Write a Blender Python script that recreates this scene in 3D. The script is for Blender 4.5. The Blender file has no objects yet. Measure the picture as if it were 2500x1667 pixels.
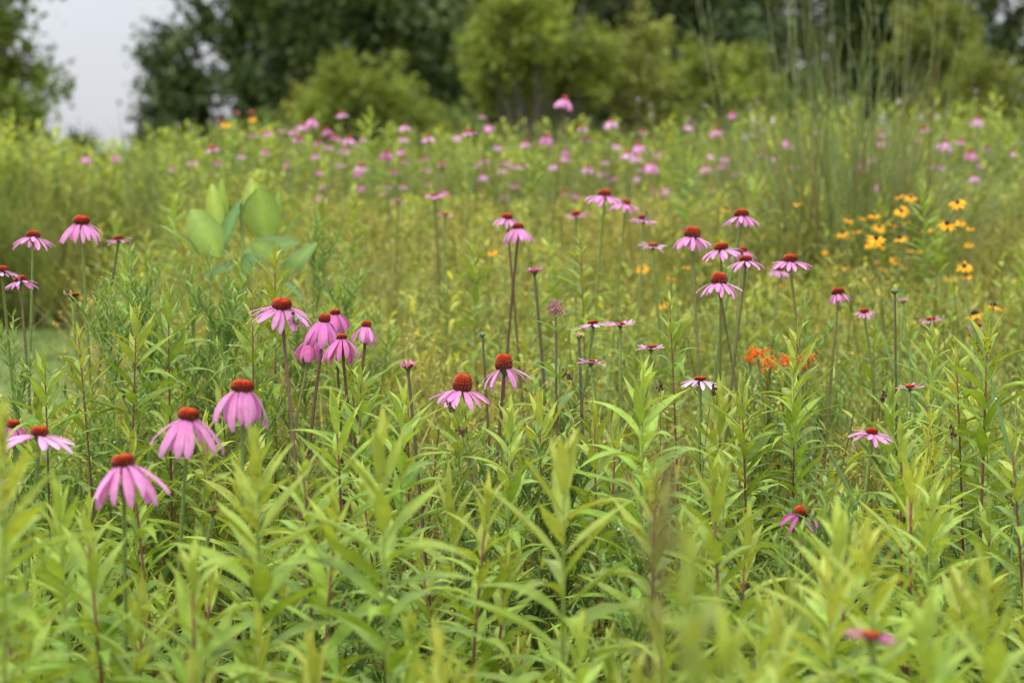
import bpy, math, random
import numpy as np
from mathutils import Matrix, Vector, Euler

random.seed(11)
rng = np.random.default_rng(11)
scn = bpy.context.scene
R = math.radians

# ------------------------------------------------------------------ camera, sky, sun, exposure
FPX, CX, CY = 85 / 36 * 2500, 1250.0, 833.5      # pixel focal length of the 2500 x 1667 photograph
CAMZ, PITCH, SLOPE = 1.55, math.atan(0.0699), 0.0822
cam = bpy.data.cameras.new('camera')
cam_o = bpy.data.objects.new('camera', cam)
scn.collection.objects.link(cam_o)
cam.lens, cam.sensor_width = 85, 36
cam.clip_start, cam.clip_end = 0.05, 3000
cam_o.location = (0, 0, CAMZ)
cam_o.rotation_euler = (math.pi / 2 - PITCH, 0, 0)
cam.dof.use_dof = True
cam.dof.focus_distance = 4.05
cam.dof.aperture_fstop = 5.2
scn.camera = cam_o

SUN_EL, SUN_AZ = R(58), R(215)                   # soft sun behind thin cloud, over the photographer's left shoulder
w = bpy.data.worlds.new('World')
scn.world = w
w.use_nodes = True
nt = w.node_tree
N, L = nt.nodes, nt.links
bg = N['Background']
bg.inputs['Strength'].default_value = 0.1
sky = N.new('ShaderNodeTexSky')
sky.sky_type = 'NISHITA'
sky.sun_disc = False
sky.sun_elevation = SUN_EL
sky.sun_rotation = SUN_AZ
tc = N.new('ShaderNodeTexCoord')
sp = N.new('ShaderNodeSeparateXYZ')
L.new(tc.outputs['Generated'], sp.inputs[0])
mx = N.new('ShaderNodeMath'); mx.operation = 'MAXIMUM'; mx.inputs[1].default_value = 0.0
L.new(sp.outputs['Z'], mx.inputs[0])
ma = N.new('ShaderNodeMath'); ma.operation = 'MULTIPLY_ADD'      # overcast luminance rises from horizon to zenith (1 + 3.2 sin)
ma.inputs[1].default_value = 3.2; ma.inputs[2].default_value = 1.0
L.new(mx.outputs[0], ma.inputs[0])
cn = N.new('ShaderNodeTexNoise'); cn.inputs['Scale'].default_value = 3.0; cn.inputs['Detail'].default_value = 5
cmap = N.new('ShaderNodeMapping'); cmap.inputs['Scale'].default_value = (1, 1, 2.5)
L.new(tc.outputs['Generated'], cmap.inputs[0]); L.new(cmap.outputs[0], cn.inputs['Vector'])
cr = N.new('ShaderNodeMapRange'); cr.inputs[3].default_value = 0.90; cr.inputs[4].default_value = 1.10
L.new(cn.outputs[0], cr.inputs[0])
m2 = N.new('ShaderNodeMath'); m2.operation = 'MULTIPLY'
L.new(ma.outputs[0], m2.inputs[0]); L.new(cr.outputs[0], m2.inputs[1])
vm = N.new('ShaderNodeVectorMath'); vm.operation = 'SCALE'
vm.inputs[0].default_value = (4.15, 4.28, 4.6)
L.new(m2.outputs[0], vm.inputs['Scale'])
mixs = N.new('ShaderNodeMix'); mixs.data_type = 'RGBA'; mixs.inputs[0].default_value = 0.9     # cloud cover over the clear sky
L.new(sky.outputs[0], mixs.inputs[6]); L.new(vm.outputs[0], mixs.inputs[7])
L.new(mixs.outputs[2], bg.inputs['Color'])

sun = bpy.data.lights.new('sun', 'SUN')
sun.energy, sun.angle, sun.color = 1.5, R(11), (1.0, 0.95, 0.86)
sun_o = bpy.data.objects.new('sun', sun)
scn.collection.objects.link(sun_o)
sd = Vector((math.sin(SUN_AZ) * math.cos(SUN_EL), math.cos(SUN_AZ) * math.cos(SUN_EL), math.sin(SUN_EL)))
sun_o.rotation_euler = sd.to_track_quat('Z', 'Y').to_euler()

vs = scn.view_settings
vs.view_transform, vs.look, vs.exposure, vs.gamma = 'Standard', 'None', 0.63, 1.0
vs.use_curve_mapping = False
scn.render.engine = 'CYCLES'
cy = scn.cycles
cy.use_denoising = True
cy.filter_width = 1.2
cy.use_adaptive_sampling = False
cy.max_bounces, cy.diffuse_bounces, cy.glossy_bounces, cy.transmission_bounces = 6, 4, 2, 4
cy.sample_clamp_indirect = 4.0
cy.caustics_reflective = cy.caustics_refractive = False


# ------------------------------------------------------------------ helpers
def ground(x, y):
    """height of the meadow: an even rise to a crest, then level ground beyond it"""
    y = np.asarray(y, float); x = np.asarray(x, float)
    y0, wd = 10.6, 4.5
    t = np.clip((y - y0) / wd, 0, 1)
    z = SLOPE * np.minimum(y, y0) + SLOPE * wd * (t - t * t / 2)
    z = z - 0.004 * np.maximum(y - 15, 0)
    return z + 0.012 * np.sin(2.1 * x + 0.7) * np.cos(1.7 * y) * np.clip(1 - y / 60, 0, 1)

def G(x, y): return float(ground(x, y))

FW = Vector((0, math.cos(PITCH), -math.sin(PITCH)))
UP = Vector((0, math.sin(PITCH), math.cos(PITCH)))
def ray(u, v): return FW + Vector(((u - CX) / FPX, 0, 0)) + UP * ((CY - v) / FPX)
def at(u, v, d): return Vector((0, 0, CAMZ)) + ray(u, v) * d
def proj(p):
    q = Vector(p) - Vector((0, 0, CAMZ)); d = q.dot(FW)
    return CX + q.x / d * FPX, CY - q.dot(UP) / d * FPX, d
def plane_depth(u, v, h):
    """depth at which the ray through (u, v) is h above the rising ground"""
    r = ray(u, v); k = SLOPE * r.y - r.z
    return (CAMZ - h) / k if k > 0.004 else 99.0

def link(o): scn.collection.objects.link(o); return o

def tag(o, label, cat, group=None, kind=None):
    o['label'] = label; o['category'] = cat
    if group: o['group'] = group
    if kind: o['kind'] = kind
    return o

def empty(name, loc):
    o = link(bpy.data.objects.new(name, None)); o.location = loc; o.empty_display_size = 0.05
    return o

def mesh_np(name, V, Q, C, mat, smooth=True):
    """a mesh of quads from arrays; C is colour per vertex"""
    V = np.ascontiguousarray(V, np.float32); Q = np.ascontiguousarray(Q, np.int32); C = np.asarray(C, np.float32)
    me = bpy.data.meshes.new(name)
    me.vertices.add(len(V)); me.vertices.foreach_set('co', V.ravel())
    me.loops.add(Q.size); me.loops.foreach_set('vertex_index', Q.ravel())
    me.polygons.add(len(Q)); me.polygons.foreach_set('loop_start', np.arange(0, Q.size, 4, dtype=np.int32))
    me.polygons.foreach_set('use_smooth', np.full(len(Q), smooth, bool))
    a = me.color_attributes.new('Col', 'FLOAT_COLOR', 'POINT')
    a.data.foreach_set('color', np.hstack([C, np.ones((len(C), 1), np.float32)]).astype(np.float32).ravel())
    me.update(calc_edges=True)
    me.materials.append(mat)
    return me

class Buf:
    """collects quad geometry"""
    def __init__(s): s.V, s.Q, s.C, s.n = [], [], [], 0
    def add(s, V, Q, C):
        V = np.asarray(V, float); C = np.asarray(C, float)
        if C.ndim == 1: C = np.tile(C, (len(V), 1))
        s.V.append(V); s.Q.append(np.asarray(Q) + s.n); s.C.append(C); s.n += len(V)
        return s
    def get(s): return np.vstack(s.V), np.vstack(s.Q), np.vstack(s.C)
    def mesh(s, name, mat, smooth=True): return mesh_np(name, *s.get(), mat, smooth)

def child(name, me, parent, mat4=None, color=None):
    o = link(bpy.data.objects.new(name, me)); o.parent = parent
    if mat4 is not None: o.matrix_basis = mat4
    if color is not None: o.color = (*color, 1)
    return o

def single(name, me, loc=(0, 0, 0)):
    o = link(bpy.data.objects.new(name, me)); o.location = loc
    return o

def rot_np(az, el, roll=0.0): return np.array(Euler((roll, -el, az)).to_matrix())

def strip(Ln, W, n, a0, a1, prof, cols=3, fold=0.0, ridge=0.0, twist=0.0, wav=0.0, rib=1.18, tone=1.0):
    """a leaf, petal or blade along +x that bends from elevation a0 to a1; returns V, Q, C (C is a tone per vertex)"""
    t = np.linspace(0, 1, n + 1); ang = a0 + (a1 - a0) * t
    ds = Ln / n
    x = np.concatenate([[0], np.cumsum(np.cos((ang[1:] + ang[:-1]) / 2) * ds)])
    z = np.concatenate([[0], np.cumsum(np.sin((ang[1:] + ang[:-1]) / 2) * ds)])
    wv = W * np.interp(t, np.linspace(0, 1, len(prof)), prof) / 2
    s = np.linspace(-1, 1, cols)
    V, C = [], []
    for i in range(n + 1):
        tw = twist * t[i]
        for j in range(cols):
            yy = s[j] * wv[i]
            up = fold * abs(s[j]) * wv[i] + (ridge * wv[i] if j % 2 else 0) + wav * wv[i] * math.sin(9 * t[i] + 2 * j) * abs(s[j])
            Y = yy * math.cos(tw) - up * math.sin(tw); U = yy * math.sin(tw) + up * math.cos(tw)
            V.append((x[i] - math.sin(ang[i]) * U, Y, z[i] + math.cos(ang[i]) * U))
            k = tone * (rib if (cols > 2 and abs(s[j]) < 0.1) else (1.0 if cols < 5 else .9 if j % 2 == 0 else 1.12))
            C.append((k, k, k))
    Q = [(i * cols + j, (i + 1) * cols + j, (i + 1) * cols + j + 1, i * cols + j + 1) for i in range(n) for j in range(cols - 1)]
    return np.array(V), np.array(Q), np.array(C)

LANCE = [0.10, 0.55, 0.85, 1.0, 0.95, 0.78, 0.5, 0.22, 0.02]
OVAL = [0.12, 0.62, 0.92, 1.0, 0.97, 0.85, 0.6, 0.12]
PETAL = [0.42, 0.62, 0.82, 0.96, 1.0, 0.97, 0.8, 0.38]
BLADE = [0.9, 1.0, 0.95, 0.85, 0.7, 0.45, 0.03]

def tube(P, r0, r1, sides=5, col=(.1, .2, .05), col2=None):
    P = [Vector(p) for p in P]; V, C = [], []
    n = len(P); col = np.array(col); col2 = col if col2 is None else np.array(col2)
    for i, p in enumerate(P):
        tg = (P[min(i + 1, n - 1)] - P[max(i - 1, 0)]).normalized()
        ax = tg.orthogonal().normalized() if i == 0 else (ax - tg * ax.dot(tg)).normalized()
        bx = tg.cross(ax); f = i / (n - 1); r = r0 + (r1 - r0) * f
        for k in range(sides):
            a = 2 * math.pi * k / sides
            V.append(p + (ax * math.cos(a) + bx * math.sin(a)) * r); C.append(col + (col2 - col) * f)
    Q = [(i * sides + k, i * sides + (k + 1) % sides, (i + 1) * sides + (k + 1) % sides, (i + 1) * sides + k) for i in range(n - 1) for k in range(sides)]
    Q.append([(n - 1) * sides + k for k in (0, 1, 2, 2 if sides == 3 else 3)]) if sides >= 4 else None
    return np.array([tuple(v) for v in V]), np.array(Q), np.array(C)

def blob(c, r, seg=6, rings=4, col=(1, 1, 1), jit=0.0):
    """a small closed lump, quads"""
    V, Q = [], []
    r = np.array(r) * np.ones(3)
    for i in range(rings + 1):
        ph = math.pi * (0.04 + 0.92 * i / rings)
        for k in range(seg):
            a = 2 * math.pi * k / seg
            q = 1 + jit * (random.random() - .5)
            V.append((c[0] + r[0] * q * math.sin(ph) * math.cos(a), c[1] + r[1] * q * math.sin(ph) * math.sin(a), c[2] + r[2] * q * math.cos(ph)))
    for i in range(rings):
        for k in range(seg):
            Q.append((i * seg + k, (i + 1) * seg + k, (i + 1) * seg + (k + 1) % seg, i * seg + (k + 1) % seg))
    return np.array(V), np.array(Q), np.tile(np.array(col, float), (len(V), 1))

def scatter_np(protos, xy, zz, yaw, sc, lean, tint, pick, hs=None):
    """copies of the prototype arrays set out with numpy; one joined V, Q, C"""
    out = Buf()
    for k, (pv, pq, pc) in enumerate(protos):
        m = np.where(pick == k)[0]
        if not len(m): continue
        c, s_ = np.cos(yaw[m]), np.sin(yaw[m])
        X = pv[None, :, 0] * sc[m, None]; Y = pv[None, :, 1] * sc[m, None]
        Z = pv[None, :, 2] * (sc[m, None] if hs is None else hs[m, None])
        x = X * c[:, None] - Y * s_[:, None] + Z * lean[m, 0, None] + xy[m, 0, None]
        y = X * s_[:, None] + Y * c[:, None] + Z * lean[m, 1, None] + xy[m, 1, None]
        z = Z + zz[m, None]
        V = np.stack([x, y, z], -1).reshape(-1, 3)
        C = (pc[None] * tint[m, None, :]).reshape(-1, 3)
        Q = (pq[None] + (np.arange(len(m)) * len(pv))[:, None, None]).reshape(-1, 4)
        out.add(V, Q, C)
    return out

def noise2(x, y, sc=1.0, seed=0):
    return (np.sin(x * 1.7 * sc + seed) * np.cos(y * 1.3 * sc + seed * 1.7) + np.sin((x + y) * 2.9 * sc + seed * 2.3) * 0.6
            + np.sin((x * 0.8 - y * 1.1) * 4.3 * sc + seed * .7) * 0.4) / 2


# ------------------------------------------------------------------ materials
def foliage_mat(name, trans=0.36, rough=0.45, spec=0.35, tcol=(1.25, 1.1, 0.6), noise_scale=60, nvar=0.22):
    m = bpy.data.materials.new(name); m.use_nodes = True
    n, l = m.node_tree.nodes, m.node_tree.links
    p = n['Principled BSDF']; out = n['Material Output']
    at_ = n.new('ShaderNodeAttribute'); at_.attribute_name = 'Col'
    oi = n.new('ShaderNodeObjectInfo')
    mu = n.new('ShaderNodeMix'); mu.data_type = 'RGBA'; mu.blend_type = 'MULTIPLY'; mu.inputs[0].default_value = 1
    l.new(at_.outputs['Color'], mu.inputs[6]); l.new(oi.outputs['Color'], mu.inputs[7])
    tcn = n.new('ShaderNodeTexCoord')
    no = n.new('ShaderNodeTexNoise'); no.inputs['Scale'].default_value = noise_scale; no.inputs['Detail'].default_value = 3
    geo = n.new('ShaderNodeNewGeometry')
    l.new(geo.outputs['Position'], no.inputs['Vector'])
    mr = n.new('ShaderNodeMapRange'); mr.inputs[1].default_value = .3; mr.inputs[2].default_value = .7
    mr.inputs[3].default_value = 1 - nvar; mr.inputs[4].default_value = 1 + nvar
    l.new(no.outputs[0], mr.inputs[0])
    sc_ = n.new('ShaderNodeVectorMath'); sc_.operation = 'SCALE'
    l.new(mu.outputs[2], sc_.inputs[0]); l.new(mr.outputs[0], sc_.inputs['Scale'])
    l.new(sc_.outputs[0], p.inputs['Base Color'])
    p.inputs['Roughness'].default_value = rough
    p.inputs['Specular IOR Level'].default_value = spec
    if trans > 0:
        tr = n.new('ShaderNodeBsdfTranslucent')
        tm = n.new('ShaderNodeVectorMath'); tm.operation = 'MULTIPLY'; tm.inputs[1].default_value = tcol
        l.new(sc_.outputs[0], tm.inputs[0]); l.new(tm.outputs[0], tr.inputs['Color'])
        ms = n.new('ShaderNodeMixShader'); ms.inputs[0].default_value = trans
        l.new(p.outputs[0], ms.inputs[1]); l.new(tr.outputs[0], ms.inputs[2])
        l.new(ms.outputs[0], out.inputs['Surface'])
    return m

LEAF = foliage_mat('leaf', nvar=.16, spec=.2)
def blemish(m):
    """scattered yellow-brown spots and worn patches on the leaf blades"""
    n, l = m.node_tree.nodes, m.node_tree.links
    src = [x for x in n if x.bl_idname == 'ShaderNodeVectorMath' and x.operation == 'SCALE'][0]
    geo = n.new('ShaderNodeNewGeometry'); no = n.new('ShaderNodeTexNoise'); no.inputs['Scale'].default_value = 170; no.inputs['Detail'].default_value = 2
    big = n.new('ShaderNodeTexNoise'); big.inputs['Scale'].default_value = 9
    l.new(geo.outputs['Position'], no.inputs['Vector']); l.new(geo.outputs['Position'], big.inputs['Vector'])
    ad = n.new('ShaderNodeMath'); ad.operation = 'MULTIPLY_ADD'; ad.inputs[1].default_value = .55
    l.new(big.outputs[0], ad.inputs[0]); l.new(no.outputs[0], ad.inputs[2])
    mr = n.new('ShaderNodeMapRange'); mr.inputs[1].default_value = .93; mr.inputs[2].default_value = .99
    l.new(ad.outputs[0], mr.inputs[0])
    mx_ = n.new('ShaderNodeMix'); mx_.data_type = 'RGBA'; mx_.inputs[7].default_value = (.20, .13, .035, 1)
    l.new(mr.outputs[0], mx_.inputs[0])
    targets = [k.to_socket for k in src.outputs[0].links]
    l.new(src.outputs[0], mx_.inputs[6])
    for t_ in targets: l.new(mx_.outputs[2], t_)
blemish(LEAF)
MASS = foliage_mat('meadow_leaf', trans=0.4, rough=0.55, spec=0.25, noise_scale=18)
MILK = foliage_mat('milkweed_leaf', nvar=.08, spec=.25)
STEM = foliage_mat('stem', trans=0.0, rough=0.6, spec=0.25, noise_scale=250, nvar=.3)
PETAL_M = foliage_mat('petal', trans=0.35, rough=0.6, spec=0.2, tcol=(1.15, .95, 1.1), noise_scale=120, nvar=.12)
CONE_M = foliage_mat('cone_bristle', trans=0.0, rough=0.55, spec=0.3, noise_scale=300, nvar=.25)
TREE_M = foliage_mat('tree_leaf', trans=0.3, rough=0.5, spec=0.3, noise_scale=1.2, nvar=.3)
BARK = foliage_mat('bark', trans=0.0, rough=0.9, spec=0.1, noise_scale=9, nvar=.4)

def ground_mat(name, c1, c2, c3, scale):
    m = bpy.data.materials.new(name); m.use_nodes = True
    n, l = m.node_tree.nodes, m.node_tree.links; p = n['Principled BSDF']
    geo = n.new('ShaderNodeNewGeometry')
    a = n.new('ShaderNodeTexNoise'); a.inputs['Scale'].default_value = scale; a.inputs['Detail'].default_value = 8
    b = n.new('ShaderNodeTexNoise'); b.inputs['Scale'].default_value = scale * 9; b.inputs['Detail'].default_value = 4
    l.new(geo.outputs['Position'], a.inputs['Vector']); l.new(geo.outputs['Position'], b.inputs['Vector'])
    r = n.new('ShaderNodeValToRGB'); r.color_ramp.elements[0].color = (*c1, 1); r.color_ramp.elements[0].position = .35
    r.color_ramp.elements[1].color = (*c2, 1); r.color_ramp.elements[1].position = .65
    l.new(a.outputs[0], r.inputs[0])
    mixc = n.new('ShaderNodeMix'); mixc.data_type = 'RGBA'; mixc.inputs[7].default_value = (*c3, 1)
    mr = n.new('ShaderNodeMapRange'); mr.inputs[1].default_value = .5; mr.inputs[2].default_value = .62
    l.new(b.outputs[0], mr.inputs[0]); l.new(mr.outputs[0], mixc.inputs[0]); l.new(r.outputs[0], mixc.inputs[6])
    l.new(mixc.outputs[2], p.inputs['Base Color'])
    p.inputs['Roughness'].default_value = .95; p.inputs['Specular IOR Level'].default_value = .1
    bu = n.new('ShaderNodeBump'); bu.inputs['Strength'].default_value = .6; bu.inputs['Distance'].default_value = .02
    l.new(b.outputs[0], bu.inputs['Height']); l.new(bu.outputs[0], p.inputs['Normal'])
    return m

SOIL = ground_mat('meadow_soil', (.05, .038, .018), (.10, .075, .038), (.065, .08, .025), 6)
LAWN = ground_mat('mown_grass', (.12, .19, .055), (.16, .23, .065), (.17, .21, .08), 3)

# ------------------------------------------------------------------ ground and mown path
def sheet(name, xs, ys, mat, dz=0.0, keep=None):
    X, Y = np.meshgrid(xs, ys); Z = ground(X, Y) + dz
    V = np.stack([X.ravel(), Y.ravel(), Z.ravel()], -1); nx = len(xs)
    Q = [(j * nx + i, j * nx + i + 1, (j + 1) * nx + i + 1, (j + 1) * nx + i) for j in range(len(ys) - 1) for i in range(nx - 1)]
    return mesh_np(name, V, Q, np.ones((len(V), 3)), mat)

xs = np.concatenate([[-900, -300, -100, -40, -20], np.linspace(-10, 10, 81), [20, 40, 100, 300, 900]])
ys = np.concatenate([[-60, -20, -8], np.linspace(-3, 20, 93), [26, 35, 50, 80, 150, 400, 1500]])
o = single('ground', sheet('ground', xs, ys, SOIL))
tag(o, 'brown and green soil of the rising meadow under all the plants', 'ground', kind='structure')

PX0, PX1, PY0, PY1 = -6.5, -1.22, 6.6, 10.5       # the mown path that crosses at the left
def on_path(x, y): return (x > PX0) & (x < PX1 + .12 * np.sin(3 * y) + .10 * (10 - y)*0) & (y > PY0) & (y < PY1 + .1 * np.sin(2.3 * x))
o = single('mown_path', sheet('mown_path', np.linspace(PX0, PX1, 40), np.linspace(PY0, PY1, 30), LAWN, 0.005))
tag(o, 'smooth mown grass path at the left behind the tall flowers', 'path', kind='structure')


# ------------------------------------------------------------------ trees and shrubs
def crown_arrays(c, rad, n_cl, per, leaf, cols, gap=0.0, cl_r=.5, shell=.55, gf=2.0):
    """leaf-sized faces in clumps spread through an uneven crown"""
    rad = np.array(rad, float); cen = []
    while len(cen) < n_cl:
        p = rng.normal(size=3); p /= np.linalg.norm(p)
        r = (shell + (1 - shell) * rng.random()) if rng.random() < .75 else rng.random()
        b = 1 + .22 * math.sin(3 * p[0] + 5 * p[2] + c[0]) + .16 * math.sin(7 * p[1] + 4 * p[0] + c[1])
        q = p * r * b
        if gap and noise2(q[0] * rad[0] * 1.3 + c[0], q[2] * rad[2] * 1.3, .7, rad[0] * 5) < -0.95 + gap: continue
        cen.append(q * rad)
    cen = np.array(cen)
    P = np.repeat(cen, per, 0) + rng.normal(size=(n_cl * per, 3)) * cl_r * np.array([1, 1, .75])
    tone = np.repeat(.8 + .45 * rng.random(n_cl), per) * (.8 + .4 * rng.random(n_cl * per))
    ci = np.repeat(rng.random(n_cl), per)
    col = (np.array(cols[0])[None] * (1 - ci[:, None]) + np.array(cols[1])[None] * ci[:, None]) * tone[:, None]
    if gap:     # small holes that go right through the crown
        hole = noise2(P[:, 0] * 4.2 + c[0] + rad[0] * 9, P[:, 2] * 4.2 + .5 * np.sin(P[:, 1]), 1.0, rad[0] * 3) + .45 * noise2(P[:, 0] * 9, P[:, 2] * 9, 1.0, rad[2]) < -.62 + gap
        P, col = P[~hole], col[~hole]
    n = len(P)
    nrm = rng.normal(size=(n, 3)) + np.array([0, 0, .7]); nrm /= np.linalg.norm(nrm, axis=1)[:, None]
    tv = np.cross(nrm, rng.normal(size=(n, 3))); tv /= np.linalg.norm(tv, axis=1)[:, None]
    bv = np.cross(nrm, tv)
    ln = leaf * (.6 + .8 * rng.random(n))[:, None]; wd = ln * .33
    P = P + np.array(c)
    V = np.stack([P - tv * ln * .5, P + bv * wd, P + tv * ln * .5 + nrm * ln * -.08, P - bv * wd], 1).reshape(-1, 3)
    Q = np.arange(4 * n).reshape(-1, 4)
    C = np.repeat(col, 4, 0)
    return V, Q, C

def tree(name, cat, label, u, d, radx, zc, radz, n_cl, per, leaf, cols, gap=0, cl_r=.5, trunk_r=.16, stems=1, bark=(.06, .05, .04), group=None, rady=None):
    p = at(u, 421, d); x, y = p.x, p.y; gz = G(x, y)
    t = empty(name, (x, y, gz)); tag(t, label, cat, group)
    b = Buf()
    for s in range(stems):
        a = 6.28 * s / max(stems, 1) + 1; sp_ = 0 if stems == 1 else radx * .45
        top = Vector((math.cos(a) * sp_, math.sin(a) * sp_, zc + radz * .5))
        pts = [Vector((math.cos(a) * sp_ * .15, math.sin(a) * sp_ * .15, -.1))]
        for k in range(1, 7):
            f = k / 6; pts.append(Vector((top.x * f ** 1.2 + random.uniform(-.05, .05) * radx, top.y * f + random.uniform(-.04, .04) * radx, top.z * f)))
        b.add(*tube(pts, trunk_r, trunk_r * .25, 7, bark))
        for k in range(7 if stems == 1 else 4):
            q = pts[random.randint(1, 5)]; aa = random.uniform(0, 6.28); ll = radx * random.uniform(.5, .9)
            e = q + Vector((math.cos(aa) * ll, math.sin(aa) * ll, ll * random.uniform(.25, .8)))
            b.add(*tube([q, q.lerp(e, .5) + Vector((0, 0, .06 * ll)), e], trunk_r * .4, trunk_r * .1, 5, bark))
    child('trunk' if stems == 1 else 'stems', b.mesh('trunk', BARK), t)
    V, Q, C = crown_arrays((0, 0, zc), (radx, rady or radx, radz), n_cl, per, leaf, cols, gap, cl_r)
    keep = V.reshape(-1, 4, 3)[:, :, 2].min(1) > .05
    Q = Q[keep]; used = np.unique(Q); mp = np.zeros(len(V), int); mp[used] = np.arange(len(used))
    child('crown', mesh_np('crown', V[used], mp[Q], C[used], TREE_M, False), t)
    return t

DK = ((.045, .085, .022), (.10, .14, .032))
DK2 = ((.035, .07, .02), (.085, .115, .03))
OL = ((.095, .15, .02), (.18, .24, .03))
YG = ((.175, .245, .032), (.285, .345, .045))
tr = [  # label, u, d, radx, zc, radz, clumps, per, leaf, colours, gap
    ('olive green tree at the left edge with a branch over the pale sky', -55, 30, 1.75, 5.35, 3.1, 640, 44, .13, OL, .0, .20),
    ('narrow airy dark tree standing at the very edge of the sky gap', 425, 53, .8, 1.9, 2.2, 200, 26, .17, DK, .2, .2),
    ('airy dark tree second from the sky gap with bright specks of sky between its leaves', 590, 54, 1.75, 3.4, 3.8, 470, 26, .18, DK, .42, .2),
    ('dark slim tree with sky holes, third from the sky gap', 760, 56, 1.8, 4.4, 4.4, 460, 26, .2, DK, .32, .25),
    ('dark broad tree rising behind the leftmost yellow-green shrub', 905, 52, 2.4, 3.4, 3.9, 520, 40, .2, DK, .0, .32),
    ('blackish tree between the two largest yellow-green shrubs', 1090, 58, 2.6, 3.2, 4.0, 520, 40, .2, DK2, .0, .34),
    ('dark tree hidden behind the largest yellow-green shrub', 1330, 57, 2.6, 3.4, 4.2, 480, 40, .2, DK2, .0, .34),
    ('deep green dense tree above the squat yellow-green shrub', 1640, 53, 2.8, 3.4, 4.3, 560, 40, .2, DK2, .0, .34),
    ('dark thin tree behind the tall grass plumes, full of sky specks', 1960, 60, 2.3, 4.0, 4.6, 460, 26, .2, DK2, .48, .24),
    ('dark tree on the right behind two olive shrubs', 2190, 55, 2.0, 3.3, 4.0, 400, 36, .2, DK, .1, .30),
    ('dark ragged tree at the right edge with white sky showing through', 2450, 57, 2.0, 3.8, 4.3, 420, 26, .2, DK, .5, .25),
    ('dark tree far back behind the slim tree with sky holes', 985, 66, 2.4, 4.4, 4.6, 380, 36, .22, DK2, .12, .34),
    ('dark tree far back between the deep green dense tree and tall plumes', 1730, 67, 2.0, 3.6, 4.6, 380, 36, .22, DK2, .1, .34),
]
for (lb, u, d, rx, zc, rz, nc, pr, lf, cl, gp, cr_) in tr:
    tree('tree', 'tree', lb, u, d, rx, zc, rz, nc, pr, lf, cl, gp, cr_, .15, 1, group='dark trees along the far side of the meadow')
def shrub(label, u, d, rx, z0, z1, n_st, cols, leaf=.095, puff=.115, bark=(.20, .18, .14)):
    """a many-stemmed shrub: stems fan out from the base and each carries a few leafy sprays"""
    p = at(u, 421, d); t = empty('shrub', (p.x, p.y, G(p.x, p.y))); tag(t, label, 'shrub', 'shrubs before the dark trees')
    b = Buf(); P, col = [], []
    for k in range(int(n_st * 1.25)):
        a = random.uniform(0, 6.28); rr = rx * math.sqrt(random.random()); hh = z0 + (z1 - z0) * random.random() ** .6 * math.sqrt(max(.06, 1 - .75 * (rr / rx) ** 2))
        e = Vector((math.cos(a) * rr, math.sin(a) * rr * .8, hh))
        q = Vector((e.x * .12, e.y * .12, 0)); m_ = Vector((e.x * .45 + random.gauss(0, .04), e.y * .45, hh * .55))
        b.add(*tube([q, m_, e], .02, .006, 5, bark))
        for j in range(random.randint(3, 6)):
            c_ = m_.lerp(e, random.uniform(.45, 1.12)) + Vector((random.gauss(0, .15), random.gauss(0, .12), random.gauss(.03, .08)))
            n = random.randint(45, 90); sg = puff * random.uniform(.55, 1.15)
            P.append(np.array(c_) + rng.normal(size=(n, 3)) * np.array([sg * .8, sg * .8, sg]))
            f = random.random(); cc = (np.array(cols[0]) * (1 - f) + np.array(cols[1]) * f) * random.uniform(.7, 1.25)
            col.append(np.tile(cc, (n, 1)) * rng.uniform(.8, 1.2, (n, 1)))
    child('stems', b.mesh('stems', BARK), t)
    P = np.vstack(P); col = np.vstack(col); n = len(P); P[:, 2] = np.maximum(P[:, 2], .05)
    nrm = rng.normal(size=(n, 3)) + np.array([0, 0, .6]); nrm /= np.linalg.norm(nrm, axis=1)[:, None]
    tv = np.cross(nrm, rng.normal(size=(n, 3))); tv /= np.linalg.norm(tv, axis=1)[:, None]; bv = np.cross(nrm, tv)
    ln = leaf * rng.uniform(.6, 1.3, n)[:, None]
    V = np.stack([P - tv * ln * .5, P + bv * ln * .28, P + tv * ln * .5 - nrm * ln * .08, P - bv * ln * .28], 1).reshape(-1, 3)
    child('crown', mesh_np('crown', V, np.arange(4 * n).reshape(-1, 4), np.repeat(col, 4, 0), TREE_M, False), t)

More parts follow.
